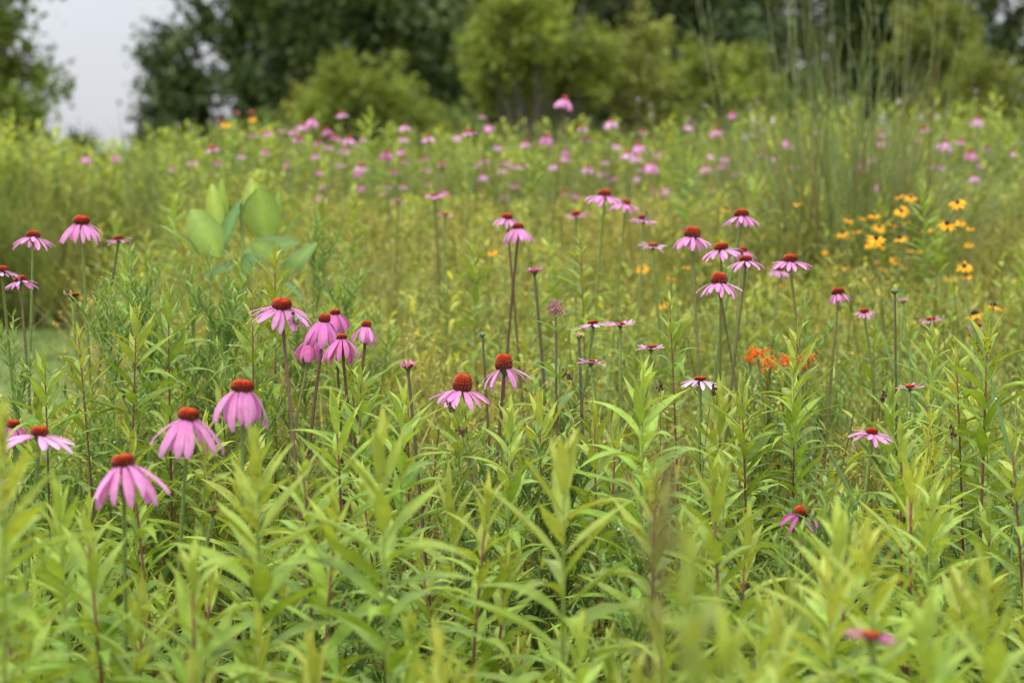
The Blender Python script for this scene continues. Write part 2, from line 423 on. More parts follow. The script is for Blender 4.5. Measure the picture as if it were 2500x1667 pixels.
MG = ((.09, .15, .028), (.16, .22, .04))
OLV = ((.15, .20, .03), (.25, .28, .04))
for a_ in [
    ('low yellow-green shrub, leftmost, in two rounded humps before the dark trees', 850, 36, .62, .9, 2.35, 22, YG),
    ('small yellow-green shrub leaning on the right side of the leftmost one', 1005, 37, .5, .7, 1.9, 14, YG),
    ('tallest yellow-green shrub in the middle with bare grey stems below', 1310, 34, 1.22, 1.7, 3.3, 40, YG),
    ('grey-stemmed yellowish shrub joined to the right of the tallest one', 1560, 35, .5, 1.2, 2.75, 13, ((.19, .23, .04), (.29, .31, .06))),
    ('squat yellow-green shrub just left of the tall grass plumes', 1760, 34, .66, .8, 2.5, 24, YG),
    ('mid-green bush in the dark gap left of the tallest yellow-green shrub', 1120, 41, .6, .5, 1.75, 18, MG),
    ('mid-green bush low before the airy dark trees', 610, 43, .7, .5, 1.6, 18, MG),
    ('mid-green bush filling the gap between the grey-stemmed and squat shrubs', 1650, 41, .55, .7, 2.4, 16, MG),
    ('mid-green bush behind the tall grass plumes', 1990, 42, .8, .7, 2.3, 20, MG),
    ('olive shrub right of the tall grass plumes, higher one', 2270, 38, .8, 1.8, 3.4, 16, OLV),
    ('olive shrub low at the right edge under the ragged tree', 2420, 37, .8, .9, 2.5, 16, OLV),
    ('dull olive shrub at the foot of the slim dark tree with sky holes', 725, 38, .45, .5, 1.75, 11, ((.14, .17, .025), (.25, .27, .035))),
    ('small blue-green bush at the horizon in the sky gap', 228, 44, .38, .5, 1.25, 10, ((.05, .09, .045), (.09, .13, .06))),
    ('dark bush at the foot of the airy tree beside the sky gap', 405, 45, .45, .5, 1.6, 14, DK),
    ('tall olive sapling hugging the left edge under the olive green tree', -40, 29, .45, .6, 2.9, 26, OL),
    ('olive bush below the olive green tree at the left edge', 25, 28, .5, .6, 1.5, 14, OL)]:
    shrub(*a_)

# a far wood closes the view low down between the trees
V, Q, C = crown_arrays((14, 92, -.2), (12, 3.5, 1.7), 800, 30, .4, DK2, .0, .5)
o = single('far_wood', mesh_np('far_wood', V, Q, C, TREE_M, False))
tag(o, 'low dark wood beyond the trees, one mass of leaves', 'wood', kind='stuff')


# ------------------------------------------------------------------ coneflowers
def cone_mesh(hw, rings, seg, spike):
    """a bristly dome: unit radius, height/width hw; every second vertex is drawn out into a bristle"""
    V, C, Q = [], [], []
    H = 2 * hw
    for i in range(rings + 1):
        t = i / rings; ph = t * math.pi / 2 * .97
        rr = math.cos(ph) ** .62; zz = math.sin(ph) ** .85 * H
        if i == 0: zz = -.12 * H
        for k in range(seg):
            a = 2 * math.pi * (k + .5 * (i % 2)) / seg
            up = (k + i) % 2 == 0 and i > 0
            nx, nz = math.cos(ph * .8), math.sin(ph * .8) + .35
            e = spike * (1 - .4 * t) * random.uniform(.8, 1.15) if up else 0
            V.append(((rr + nx * e) * math.cos(a), (rr + nx * e) * math.sin(a), zz + nz * e))
            low = np.array((.12, .016, .010)); hi = np.array((.68, .085, .014)); dark = np.array((.06, .008, .006))
            C.append((low + (hi - low) * min(1, t * 1.35 + .05)) * random.uniform(.85, 1.1) if up else dark + (np.array((.26, .022, .008)) - dark) * t)
    for i in range(rings):
        for k in range(seg):
            Q.append((i * seg + k, i * seg + (k + 1) % seg, (i + 1) * seg + (k + 1) % seg, (i + 1) * seg + k))
    return mesh_np('cone', V, Q, C, CONE_M, False)

CONES = {}
def get_cone(hw, far):
    k = (round(hw * 5) / 5, far)
    if k not in CONES: CONES[k] = cone_mesh(max(k[0], .15), 5 if far else 11, 14 if far else 34, .19)
    return CONES[k]

PET = {}
def petal_mesh(dr, var):
    k = (int(round(dr / 10.0)), var)
    if k not in PET:
        D = R(k[0] * 10)
        a0 = -D * .6 + R(10) + R((-6, 0, 7, 3)[var]); a1 = -D * 1.2 - R((0, 8, 4, -10)[var])
        V, Q, C = strip(1, .225 + .02 * var, 6, a0, a1, PETAL, 5, -.12 - .1 * (var % 2), .10, (0, .25, -.2, .1)[var], .06, rib=.97)
        # notched tip, paler towards it
        V[-3, 0] -= .03; V[-5, 0] -= .05; V[-1, 0] -= .05
        t = np.repeat(np.linspace(0, 1, 7), 5)[:, None]
        C = C * (1 - .16 * (1 - t) ** 2) * np.array([1, 1, 1]) * (np.array([[1, .72, .9]]) + t * np.array([[0, .33, .12]]))
        PET[k] = mesh_np('petal', V, Q, C, PETAL_M)
    return PET[k]

LV = {}
def leaf_mesh(kind, var):
    """shared leaf meshes, unit length"""
    k = (kind, var)
    if k not in LV:
        c = [(.25, -.75), (.1, -1.15), (.3, -.3), (.35, -1.5), (.05, -.5), (.15, .05)][var % 6]
        tw = [(0, .25), (.3, .2), (-.3, .3), (.15, .2), (-.2, .35), (0, .3)][var % 6]
        if kind == 'goldenrod': g = strip(1, .168, 7, c[0], c[1], LANCE, 3, tw[1], 0, tw[0], .10, rib=1.25)
        elif kind == 'young': g = strip(1, .195, 6, .12, (-.25, .25, -.5, -.05, .1, -.9)[var % 6], LANCE, 3, .45, 0, tw[0] * .5, .05, rib=1.12)
        elif kind == 'broad': g = strip(1, .27, 7, c[0], c[1] * .8, LANCE, 3, .22, 0, tw[0], .12, rib=1.2)
        elif kind == 'oval': g = strip(1, .55, 7, .12, -.25 + .1 * (var % 3), OVAL, 3, .16, 0, tw[0] * .5, .08, rib=1.6)
        elif kind == 'blade': g = strip(1, .02, 9, c[0] * .4, c[1] * .75, BLADE, 3, .3, 0, tw[0] * 3, 0, rib=1.15)
        elif kind == 'dead': g = strip(1, .2, 6, -.3, -1.9, LANCE, 3, .9, 0, 1.6, .5, rib=.7)
        LV[k] = mesh_np(kind + '_leaf', *g, MILK if kind == 'oval' else LEAF)
    return LV[k]

def sepal_mesh():
    b = Buf()
    V, Q, C = tube([(0, 0, -.9), (0, 0, -.55), (0, 0, -.25), (0, 0, -.02)], .2, .72, 8, (.09, .16, .04)); b.add(V, Q, C)
    return b.mesh('sepals', STEM)
SEPAL = sepal_mesh()

FLOWERS = []      # (u, v, width, depth) for keeping other plants clear, and as landmarks
LANDMARK = []     # (u, v, phrase)
PINK, DEEP, PALE, DUSK = (.77, .34, .61), (.69, .22, .48), (.79, .45, .68), (.62, .30, .44)

def stem_pts(base, head, bow, n=8):
    base, head = Vector(base), Vector(head); side = Vector((random.uniform(-1, 1), random.uniform(-1, 1), 0)) * bow
    pts = []
    for i in range(n + 1):
        f = i / n
        p = base.lerp(head, f); p.x = base.x + (head.x - base.x) * f ** 1.6; p.y = base.y + (head.y - base.y) * f ** 1.6
        pts.append(p + side * math.sin(math.pi * f))
    return pts

def coneflower(u, v, wpx, droop, label, d=None, cw=.38, hw=.5, col=PINK, npet=None, far=False, group='purple coneflowers', stemc=None,
               leaves=2, tilt=(0, 0), h=.95, mark=None, skip=.04, petal_len=None, real=.078, lean=None):
    if d is None:
        dp, ds = plane_depth(u, v, h), real * FPX / wpx
        d = min(max(ds * .9, 7.8), 10.8) if far else math.sqrt(min(dp, 12) * ds)
    W = wpx * d / FPX; rc = W * cw / 2; rh = rc * 2 * hw
    head = at(u, v, d) - Vector((0, 0, rh * .5))
    lx, ly = lean if lean else (random.uniform(-.09, .09), random.uniform(-.05, .12))
    base = Vector((head.x + lx, head.y + ly, 0)); base.z = G(base.x, base.y)
    root = empty('coneflower', base); tag(root, label, 'coneflower', group)
    H = head - base
    top = Vector(H) - Vector((0, 0, rc * .85))
    if stemc is None: stemc = random.choice([((.13, .17, .05), (.16, .22, .06)), ((.15, .07, .04), (.13, .13, .05)), ((.17, .16, .05), (.19, .21, .06))])
    pts = stem_pts((0, 0, -.02), top, .022 if not far else .03)
    r = .0027 + .0004 * random.random()
    child('stem', Buf().add(*tube(pts, r * 1.15, r, 6 if not far else 4, *stemc)).mesh('stem', STEM), root)
    M = Matrix.Translation(H) @ Euler((R(tilt[0]), R(tilt[1]), random.uniform(0, 6.28)), 'XYZ').to_matrix().to_4x4()
    M = Matrix.Translation(H) @ Euler((R(tilt[0]) + random.uniform(-.13, .13), R(tilt[1]) + random.uniform(-.14, .14), 0)).to_matrix().to_4x4() @ Matrix.Rotation(random.uniform(0, 6.28), 4, 'Z')
    child('cone', get_cone(hw * .82, far), root, M @ Matrix.Scale(rc * .84, 4))
    child('sepals', SEPAL, root, M @ Matrix.Scale(rc, 4))
    n = npet or random.randint(13, 17)
    aa = np.cos(np.linspace(-R(droop) * .6 + R(10), -R(droop) * 1.2, 9)).mean()
    PLn = petal_len or min(max(1.0 * (W / 2 - rc * .72) / max(aa, .35), .016), .062)
    jc = np.array(col) * random.uniform(.92, 1.08)
    if far:
        b = Buf()
        for k in range(n - 3):
            a = 6.283 * k / (n - 3) + random.uniform(-.2, .2)
            D = R(droop + random.uniform(-14, 14))
            V, Q, C = strip(PLn * random.uniform(.85, 1.08), PLn * .34, 3, -D * .45, -D * 1.3, PETAL, 2)
            V[:, 0] += rc * .75
            b.add(V @ rot_np(a, 0).T, Q, C * jc * random.uniform(.85, 1.1))
        child('petals', b.mesh('petals', PETAL_M), root, M)
    else:
        for k in range(n):
            if random.random() < skip: continue
            a = 6.283 * (k + random.uniform(-.3, .3)) / n
            dd = droop + random.uniform(-14, 15)
            m = M @ Matrix.Rotation(a, 4, 'Z') @ Matrix.Translation((rc * .72, 0, -rc * .1 - rc * .1 * (k % 2))) @ Matrix.Rotation(random.uniform(-.22, .22), 4, 'X') @ Matrix.Scale(PLn * random.uniform(.88, 1.08), 4)
            child('petal', petal_mesh(dd, random.randint(0, 3)), root, m, jc * random.uniform(.88, 1.1))
    for k in range(leaves if not far else 0):
        f = random.uniform(.18, .6) if k else random.uniform(.5, .7)
        q = pts[int(f * 8)]
        a = random.uniform(0, 6.28); ln = random.uniform(.08, .14)
        child('leaf', leaf_mesh('broad', random.randint(0, 5)), root, Matrix.Translation(q) @ Euler((random.uniform(-.3, .3), -random.uniform(.0, .7), a)).to_matrix().to_4x4() @ Matrix.Scale(ln, 4),
              np.array((.13, .22, .045)) * random.uniform(.8, 1.25))
    FLOWERS.append((u, v, wpx, d))
    if mark: LANDMARK.append((u, v, mark))
    return root, M, rc

K = 2500 / 2352
GREEN_ST = ((.14, .19, .05), (.18, .25, .06)); RED_ST = ((.13, .05, .04), (.12, .075, .04)); OLIVE_ST = ((.15, .11, .045), (.17, .17, .055))
near = [  # x, y, width (photo at 2352 wide), droop, label, options
    (284, 1052, 155, 68, 'large mauve coneflower lowest on the left, petals hanging in a full skirt', dict(d=3.0, cw=.38, hw=.48, stemc=GREEN_ST, npet=14, mark='the lowest large mauve bloom on the left')),
    (433, 945, 148, 68, 'large mauve coneflower between the lowest left one and the tallest-coned droopy one', dict(d=3.25, cw=.36, hw=.48, stemc=GREEN_ST, npet=14, mark='the middle bloom of the three large droopy ones')),
    (556, 880, 128, 73, 'large mauve coneflower with long drooping petals and wide red cone, highest of three', dict(d=3.3, cw=.45, hw=.5, stemc=GREEN_ST, npet=13, mark='the highest of the three large droopy blooms')),
    (647, 692, 152, 36, 'large pink coneflower carrying a dark bee on its petals', dict(d=3.75, cw=.33, hw=.5, stemc=RED_ST, npet=19, tilt=(6, 3), mark='the bloom with the bee', lean=(.04, -.25))),
    (90, 985, 180, 26, 'pale lilac coneflower at the left edge with flat ragged petals', dict(d=3.3, cw=.25, hw=.5, col=PALE, stemc=GREEN_ST, npet=13, tilt=(0, 5), mark='the pale ragged bloom at the left edge')),
    (30, 968, 82, 60, 'deep magenta coneflower cut by the left edge behind the pale ragged one', dict(d=3.9, cw=.42, hw=.55, col=DEEP)),
    (-16, 943, 70, 45, 'pale coneflower petals just entering at the left edge', dict(d=4.0, col=PALE)),
    (-12, 1100, 120, 10, 'pale pink petals of a coneflower poking in low at the left edge', dict(d=3.1, col=PALE, cw=.25, hw=.3)),
    (187, 500, 95, 62, 'mauve coneflower on a tall green stem, highest at the left', dict(d=4.9, cw=.43, hw=.55, stemc=GREEN_ST, npet=15, leaves=1, mark='the highest mauve bloom at the left')),
    (76, 535, 95, 42, 'mauve coneflower left of the highest left one, petals half spread', dict(d=4.9, cw=.36, hw=.5, stemc=GREEN_ST, npet=13, leaves=1, mark='the half-spread bloom at the far left')),
    (47, 637, 80, 36, 'small mauve coneflower low beside the left edge, flat topped', dict(d=4.7, cw=.38, hw=.5, leaves=1)),
    (5, 615, 84, 24, 'pink coneflower half cut off by the left edge', dict(d=4.6, col=PALE)),
    (272, 545, 66, 20, 'faded coneflower peeping over leafy asters right of the tall left bloom', dict(d=5.3, cw=.34, hw=.4, col=DUSK)),
    (745, 727, 66, 82, 'magenta coneflower with petals hanging straight down, right of the bee bloom', dict(d=4.3, cw=.45, hw=.62, col=(.70, .25, .54), npet=16, stemc=RED_ST, mark='the tight magenta cluster')),
    (770, 712, 58, 80, 'magenta coneflower at the back of the tight drooping cluster', dict(d=4.5, cw=.45, hw=.6, col=DEEP, stemc=RED_ST)),
    (785, 770, 78, 72, 'magenta coneflower at the front bottom of the tight drooping cluster', dict(d=4.2, cw=.35, hw=.55, col=DEEP, stemc=RED_ST)),
    (841, 742, 48, 84, 'slender coneflower with closed drooping petals, rightmost of the tight cluster', dict(d=4.4, cw=.5, hw=.62, stemc=RED_ST, npet=16)),
    (716, 775, 62, 76, 'magenta coneflower lowest left in the tight drooping cluster', dict(d=4.35, cw=.35, hw=.5, col=DEEP)),
    (1062, 872, 125, 50, 'sharp pink coneflower with high orange dome, lower of the central pair', dict(d=3.95, cw=.38, hw=.88, npet=13, stemc=OLIVE_ST, mark='the lower central bloom with the high orange dome', skip=.08)),
    (1158, 825, 108, 54, 'sharp pink coneflower with high orange dome, upper of the central pair', dict(d=4.05, cw=.4, hw=.88, npet=12, stemc=RED_ST, mark='the upper central bloom with the high orange dome', skip=.08)),
    (1165, 495, 66, 44, 'pink coneflower behind its twin on paired dark stems in the centre', dict(d=5.6, cw=.4, hw=.4, stemc=RED_ST)),
    (1190, 516, 80, 54, 'pink coneflower in front of its twin on paired dark stems in the centre', dict(d=5.4, cw=.36, hw=.55, stemc=RED_ST, npet=15, mark='the twin blooms on dark stems')),
    (1362, 738, 84, 18, 'pale flat coneflower with wide orange disc above the opening buds', dict(d=4.6, cw=.33, hw=.32, col=PALE, npet=16, stemc=GREEN_ST, mark='the pale flat bloom with orange disc')),
    (1425, 742, 78, -8, 'pale young coneflower with raised thin petals, right of the flat orange-disc one', dict(d=4.7, cw=.3, hw=.3, col=PALE, npet=15, stemc=GREEN_ST)),
    (1358, 828, 72, -4, 'pale young coneflower right below the flat orange-disc one', dict(d=4.3, cw=.34, hw=.3, col=PALE, npet=18, stemc=GREEN_ST)),
    (1495, 795, 74, -4, 'pale young coneflower with uneven petals left of the dark-stemmed group', dict(d=4.5, cw=.34, hw=.3, col=PALE, npet=16, stemc=GREEN_ST)),
    (1608, 866, 92, 28, 'white-pink coneflower with small orange disc under the dark-stemmed group', dict(d=4.0, cw=.33, hw=.35, col=(.78, .5, .72), npet=14, stemc=GREEN_ST, mark='the white-pink bloom with small orange disc')),
    (1590, 530, 92, 50, 'mauve coneflower on a dark stem, leftmost of the tall right group', dict(d=4.9, cw=.43, hw=.62, stemc=OLIVE_ST, npet=17, mark='the leftmost bloom of the tall right group')),
    (1703, 486, 86, 44, 'mauve coneflower topmost of the tall right group', dict(d=5.0, cw=.43, hw=.5, stemc=GREEN_ST, npet=16, tilt=(-6, 0), mark='the topmost bloom of the tall right group')),
    (1657, 562, 92, 38, 'mauve coneflower in the middle of the tall right group, petals spread', dict(d=4.8, cw=.38, hw=.5, stemc=OLIVE_ST, npet=15)),
    (1713, 592, 86, 38, 'mauve coneflower with low cone at the right centre of the tall right group', dict(d=4.7, cw=.36, hw=.42, stemc=OLIVE_ST, npet=15)),
    (1652, 632, 98, 50, 'mauve coneflower with a high bristly dome, lowest of the tall right group', dict(d=4.45, cw=.42, hw=.8, stemc=OLIVE_ST, npet=17, mark='the lowest bloom of the tall right group')),
    (1815, 588, 94, 36, 'mauve coneflower standing apart to the right of the tall right group', dict(d=4.7, cw=.38, hw=.55, stemc=OLIVE_ST, npet=17, tilt=(-3, 0), mark='the lone bloom right of the tall group')),
    (1706, 570, 60, 55, 'small coneflower mostly hidden behind the tall right group', dict(d=5.6, leaves=0)),
    (1790, 616, 52, 45, 'blurred pale coneflower tucked behind the lone bloom of the right', dict(d=6.1, col=PALE, leaves=0)),
    (1925, 664, 54, 62, 'short mauve coneflower with closed drooping petals and blunt red cone on the right', dict(d=4.8, cw=.6, hw=.6, stemc=OLIVE_ST, npet=14, mark='the blunt red-coned bloom on the right')),
    (1985, 712, 54, 26, 'small pink coneflower right of the blunt red-coned bloom', dict(d=5.2, cw=.4, hw=.4, stemc=GREEN_ST)),
    (2138, 730, 62, 4, 'dusky flat coneflower under the black-eyed susans at the right', dict(d=5.2, cw=.38, hw=.3, col=DUSK, stemc=GREEN_ST)),
    (2002, 986, 108, 28, 'sharp pink coneflower with small orange disc low on the right', dict(d=3.9, cw=.28, hw=.5, npet=15, stemc=GREEN_ST, mark='the sharp small-disc bloom low on the right')),
    (1843, 1170, 100, 52, 'ragged magenta coneflower missing petals, crossed by a red goldenrod stem', dict(d=3.55, cw=.45, hw=.42, col=(.60, .15, .42), npet=12, skip=.3, mark='the ragged magenta bloom')),
    (2000, 1455, 130, -3, 'blurred flat pink coneflower nearest the camera at the bottom right', dict(d=2.15, cw=.38, hw=.25, col=(.66, .17, .40), npet=16, stemc=GREEN_ST, mark='the blurred nearest pink bloom')),
    (2090, 885, 70, -4, 'thin-petalled young coneflower above the sharp small-disc one', dict(d=4.4, cw=.33, hw=.3, col=DUSK, npet=12, stemc=GREEN_ST)),
    (2246, 745, 54, 12, 'dark pink coneflower behind the yellow pair at the right edge', dict(d=5.4, col=DUSK)),
    (1388, 440, 92, 38, 'pale mauve coneflower with high red cone in the upper centre', dict(d=6.0, cw=.35, hw=.5, stemc=GREEN_ST, npet=16, mark='the pale mauve bloom in the upper centre')),
    (1436, 463, 78, 34, 'pale mauve coneflower just right of and below the upper centre one', dict(d=6.2, cw=.32, hw=.4, stemc=GREEN_ST)),
    (1478, 498, 72, 20, 'pink coneflower carrying a dark bee on its cone', dict(d=6.0, cw=.36, hw=.42, stemc=GREEN_ST)),
    (1323, 488, 60, 12, 'deep pink flat coneflower left below the pale upper centre pair', dict(d=6.4, cw=.36, hw=.45, col=DEEP, leaves=0)),
    (1500, 560, 68, 14, 'pale flat coneflower below the bee-topped one', dict(d=5.6, cw=.36, hw=.35, col=PALE, stemc=GREEN_ST)),
    (997, 445, 50, 12, 'flat pink coneflower in the middle field, higher of two', dict(d=7.2, col=PINK, hw=.35, leaves=0)),
    (915, 460, 40, 6, 'small dusky flat coneflower in the middle field left of the higher flat one', dict(d=7.6, col=DUSK, hw=.3, leaves=0)),
    (1022, 490, 46, 0, 'salmon young coneflower on a dark neck, below the higher flat one', dict(d=6.6, col=(.66, .3, .36), hw=.35, stemc=GREEN_ST, leaves=0)),
]
placed = {}
for (x, y, wd, dr, lb, kw) in near:
    placed[(x, y)] = coneflower(x * K, y * K, wd * K, dr, lb, **kw)

# flowers still opening: short petals raised round the disc
for (x, y, wd, d, lb, col) in [
    (937, 838, 46, 3.75, 'coneflower bud opening with short pink upright petals left of the central pair', (.72, .32, .42)),
    (1228, 620, 40, 5.0, 'young coneflower with raised pink petals on a tall dark stem', (.66, .25, .40)),
    (1330, 770, 30, 4.5, 'cream bud just opening beside the pale flat bloom', (.62, .60, .32)),
    (2075, 690, 28, 5.6, 'pale dusky young bud near the round green bud on the right', (.58, .36, .36)),
    (168, 675, 46, 4.6, 'withered coneflower with a few pale papery petals sticking up at the left', (.55, .48, .25)),
    (488, 1172, 40, 3.3, 'green spiky bud low between the large droopy blooms', (.25, .36, .10)),
]:
    coneflower(x * K, y * K, wd * K, -52, lb, d=d, cw=.62, hw=.3, col=col, npet=15, leaves=1, petal_len=wd * K * d / FPX * .42, skip=.55 if 'withered' in lb else .05,
               stemc=((.10, .05, .035), (.12, .10, .06)) if 'withered' not in lb and 'green' not in lb else GREEN_ST, group='coneflowers in bud')

# far coneflowers on the crest: x, y, width in the 2500 px photograph; the zone says where they stand
far = [(834, 276, 38), (762, 290, 34), (738, 304, 34), (715, 317, 26), (797, 315, 36), (728, 335, 40), (820, 332, 40), (852, 334, 40), (654, 321, 32), (618, 327, 30),
       (614, 273, 30), (579, 275, 30), (537, 294, 28), (518, 358, 48), (471, 391, 32), (531, 396, 34), (420, 409, 28), (648, 367, 30), (213, 381, 30), (282, 380, 24),
       (776, 345, 30), (802, 355, 36), (840, 364, 38), (771, 375, 28), (943, 368, 42), (978, 367, 28), (882, 401, 42), (834, 399, 26), (988, 306, 34), (1045, 332, 44),
       (1144, 320, 50), (1177, 282, 22), (1192, 305, 28), (1217, 355, 26), (1183, 390, 36), (1236, 392, 36), (1036, 385, 26), (1045, 413, 30),
       (1379, 238, 48), (1491, 292, 40), (1335, 330, 40), (1282, 346, 28), (1380, 366, 24), (1380, 381, 28), (1569, 319, 30), (1558, 351, 42), (1530, 371, 44), (1476, 392, 34),
       (1436, 407, 38), (1571, 407, 36), (1590, 397, 40), (1603, 372, 26), (1749, 314, 42), (1787, 275, 28), (1734, 376, 26), (1772, 381, 36), (1765, 398, 32), (1861, 374, 32),
       (1892, 382, 22), (2108, 396, 40), (2091, 432, 30), (2139, 450, 30), (2118, 494, 24), (1994, 319, 20), (2308, 343, 44), (2370, 367, 36), (2408, 361, 34), (2388, 287, 36),
       (2238, 337, 20), (2265, 361, 20), (2297, 401, 28), (2379, 429, 34), (1382, 467, 32), (788, 452, 24), (985, 452, 22), (1115, 330, 24), (872, 420, 26), (700, 398, 22)]
ex = random.Random(4)
for k in range(52):
    u = ex.choice([ex.uniform(560, 1100), ex.uniform(1150, 1800), ex.uniform(1900, 2470)]); v = ex.uniform(305, 425)
    if all(abs(u - f[0]) + abs(v - f[1]) > 22 for f in far): far.append((u, v, ex.uniform(24, 36)))
for k in range(16):
    u = ex.uniform(700, 1750); v = ex.uniform(425, 480)
    if all(abs(u - f[0]) + abs(v - f[1]) > 26 for f in far): far.append((u, v, ex.uniform(24, 32)))
zones = [(0, 330, 'under the sky gap at the left'), (330, 600, 'before the airy dark trees'), (600, 700, 'left of the leftmost yellow-green shrub'), (700, 800, 'below the left part of the leftmost yellow-green shrub'),
         (800, 920, 'below the middle of the leftmost yellow-green shrub'), (920, 1090, 'below the small leaning yellow-green shrub'), (1090, 1260, 'below the left side of the tallest yellow-green shrub'),
         (1260, 1460, 'below the right side of the tallest yellow-green shrub'), (1460, 1640, 'below the grey-stemmed shrub'), (1640, 1930, 'below the squat shrub left of the tall plumes'),
         (1930, 2200, 'at the foot of the tall grass plumes'), (2200, 2500, 'at the far right beyond the tall plumes')]
ORD = ['highest', 'second highest', 'third highest', 'fourth highest', 'fifth highest', 'sixth highest', 'seventh highest', 'eighth highest', 'ninth highest', 'tenth highest'] + [q + ' highest' for q in 'eleventh twelfth thirteenth fourteenth fifteenth sixteenth seventeenth eighteenth nineteenth twentieth'.split()]
for (a, b, z) in zones:
    fl = sorted([f for f in far if a <= f[0] < b], key=lambda f: f[1])
    for i, (u, v, wd) in enumerate(fl):
        flat = random.random() < .4
        dr = random.uniform(20, 35) if flat else random.uniform(45, 70)
        if u in (614, 579, 537): dr, c = 8, (.62, .27, .33)
        elif u in (2108, 2091, 2139, 2118): dr, c = 70, PINK
        else: c = random.choice([PINK, PINK, PALE, (.70, .27, .50), PALE])
        coneflower(u, v, wd * 1.02, dr, f'blurred coneflower, {ORD[i]} of those {z}', far=True, cw=random.uniform(.34, .48), hw=random.uniform(.4, .7), col=c, group='coneflowers along the crest')

# seed-green buds without petals
for (x, y, d, r, lb) in [(2055, 668, 4.6, .0075, 'round green coneflower bud on a dark bare stem at the right'), (1108, 768, 4.5, .006, 'tiny green bud on a dark stem above the central pair'),
                         (1002, 2000, 9, .006, '')]:
    if not lb: continue
    h = at(x * K, y * K, d); bx = h.x + .02; by = h.y + .03; g = G(bx, by)
    t = empty('coneflower_bud', (bx, by, g)); tag(t, lb, 'flower bud', 'coneflowers in bud')
    H = h - t.location
    child('stem', Buf().add(*tube(stem_pts((0, 0, -.02), H, .01), .003, .0022, 6, (.09, .05, .035), (.11, .10, .05))).mesh('stem', STEM), t)
    child('bud', Buf().add(*blob((0, 0, 0), (r, r, r * .8), 10, 6, (.13, .2, .07), .25)).mesh('bud', STEM), t, Matrix.Translation(H))


# ------------------------------------------------------------------ bees
BEES = []
def bee(loc, s, rz, label):
    t = empty('bee', loc); t.rotation_euler = (0.3, 0, rz); tag(t, label, 'bee', 'bees on the coneflowers'); BEES.append(t)
    b = Buf()
    for i in range(9):
        f = i / 8
    V, Q, C = blob((0, 0, 0), (.0075 * s, .0035 * s, .0033 * s), 10, 10)
    ang = np.arccos(np.clip(V[:, 0] / (.0075 * s), -1, 1)); st = (np.floor(V[:, 0] / (.0022 * s)) % 2)[:, None]
    C = np.where(st > 0, np.array([[.25, .19, .06]]), np.array([[.02, .016, .012]]))
    child('body', b.add(V, Q, C).mesh('body', CONE_M), t)
    child('head', Buf().add(*blob((.0085 * s, 0, -.0005 * s), .0022 * s, 8, 6, (.015, .012, .01))).mesh('head', CONE_M), t)
    for sg in (-1, 1):
        V, Q, C = strip(.009 * s, .0035 * s, 4, .1, .0, OVAL, 2)
        child('wing', Buf().add(V @ rot_np(math.pi - sg * .5, .25).T + np.array([.002 * s, 0, .003 * s]), Q, C * .28).mesh('wing', PETAL_M), t)
    for k in range(6):
        sg = 1 if k % 2 else -1; xx = (.003 - .003 * (k // 2)) * s
        child('leg', Buf().add(*tube([(xx, 0, -.002 * s), (xx, sg * .005 * s, -.002 * s), (xx - .001 * s, sg * .007 * s, -.006 * s)], .0004 * s, .0003 * s, 4, (.02, .015, .01))).mesh('leg', CONE_M), t)

bee(at(676 * K, 731 * K, 3.69), 1.35, 1.2, 'small dark bee clinging to the front petals of the large pink coneflower')
bee(at(1489 * K, 490 * K, 5.97), 1.3, .2, 'dark bee on top of a pink coneflower in the upper centre')


# ------------------------------------------------------------------ black-eyed susans
Z5 = lambda a, b: (1650 + a * .3699, 420 + b * .3699)
Z4 = lambda a, b: (850 + a * .3699, 420 + b * .3699)
bes = [(Z5(*p[:2]), p[2] * .3699) for p in [(330, 250, 80), (800, 210, 60), (1140, 315, 80), (1235, 305, 64), (1310, 285, 90), (1475, 160, 80), (1550, 170, 92), (1490, 260, 100), (1340, 365, 90), (1430, 345, 72), (1520, 330, 62),
       (1100, 410, 90), (1190, 390, 72), (1130, 428, 62), (1320, 440, 120), (1285, 482, 84), (1350, 492, 74), (1480, 440, 110), (1545, 515, 52), (1610, 520, 52), (1450, 585, 82), (1510, 630, 62), (1330, 590, 42), (1120, 630, 72),
       (1360, 640, 52), (1660, 380, 90), (1790, 345, 130), (1880, 335, 66), (1860, 205, 104), (1935, 480, 60), (1905, 625, 112), (1920, 690, 82), (1805, 700, 74), (1945, 375, 56), (1975, 940, 170), (2095, 885, 150), (685, 745, 52),
       (665, 700, 42), (70, 625, 60), (985, 530, 42)]]
bes += [(Z4(*p[:2]), p[2] * .3699) for p in [(950, 530, 70), (1940, 640, 90), (2130, 695, 84), (2070, 875, 90), (1750, 900, 34)]]
bes += [((616, 291), 20), ((551, 304), 24), ((635, 318), 22)]
zs = [(0, 700, 0, 420, 'on the crest before the airy dark trees'), (1100, 1340, 0, 900, 'in the middle field right of the twin blooms'), (1340, 1700, 0, 900, 'around the tall right coneflower group'),
      (1700, 1950, 0, 520, 'above the tall right coneflower group'), (1700, 2030, 520, 900, 'right of the tall coneflower group'), (2030, 2110, 0, 640, 'in the left half of the yellow patch'), (2030, 2110, 640, 900, 'below the yellow patch'),
      (2110, 2180, 0, 640, 'in the heart of the yellow patch'), (2110, 2200, 640, 900, 'below the heart of the yellow patch'), (2180, 2255, 0, 640, 'in the right half of the yellow patch'),
      (2200, 2300, 600, 720, 'right below the yellow patch'), (2255, 2420, 0, 610, 'right of the yellow patch'), (2255, 2500, 610, 720, 'among the grass blades right of the yellow patch'), (2300, 2500, 720, 900, 'beside the dark pink bloom at the right edge')]
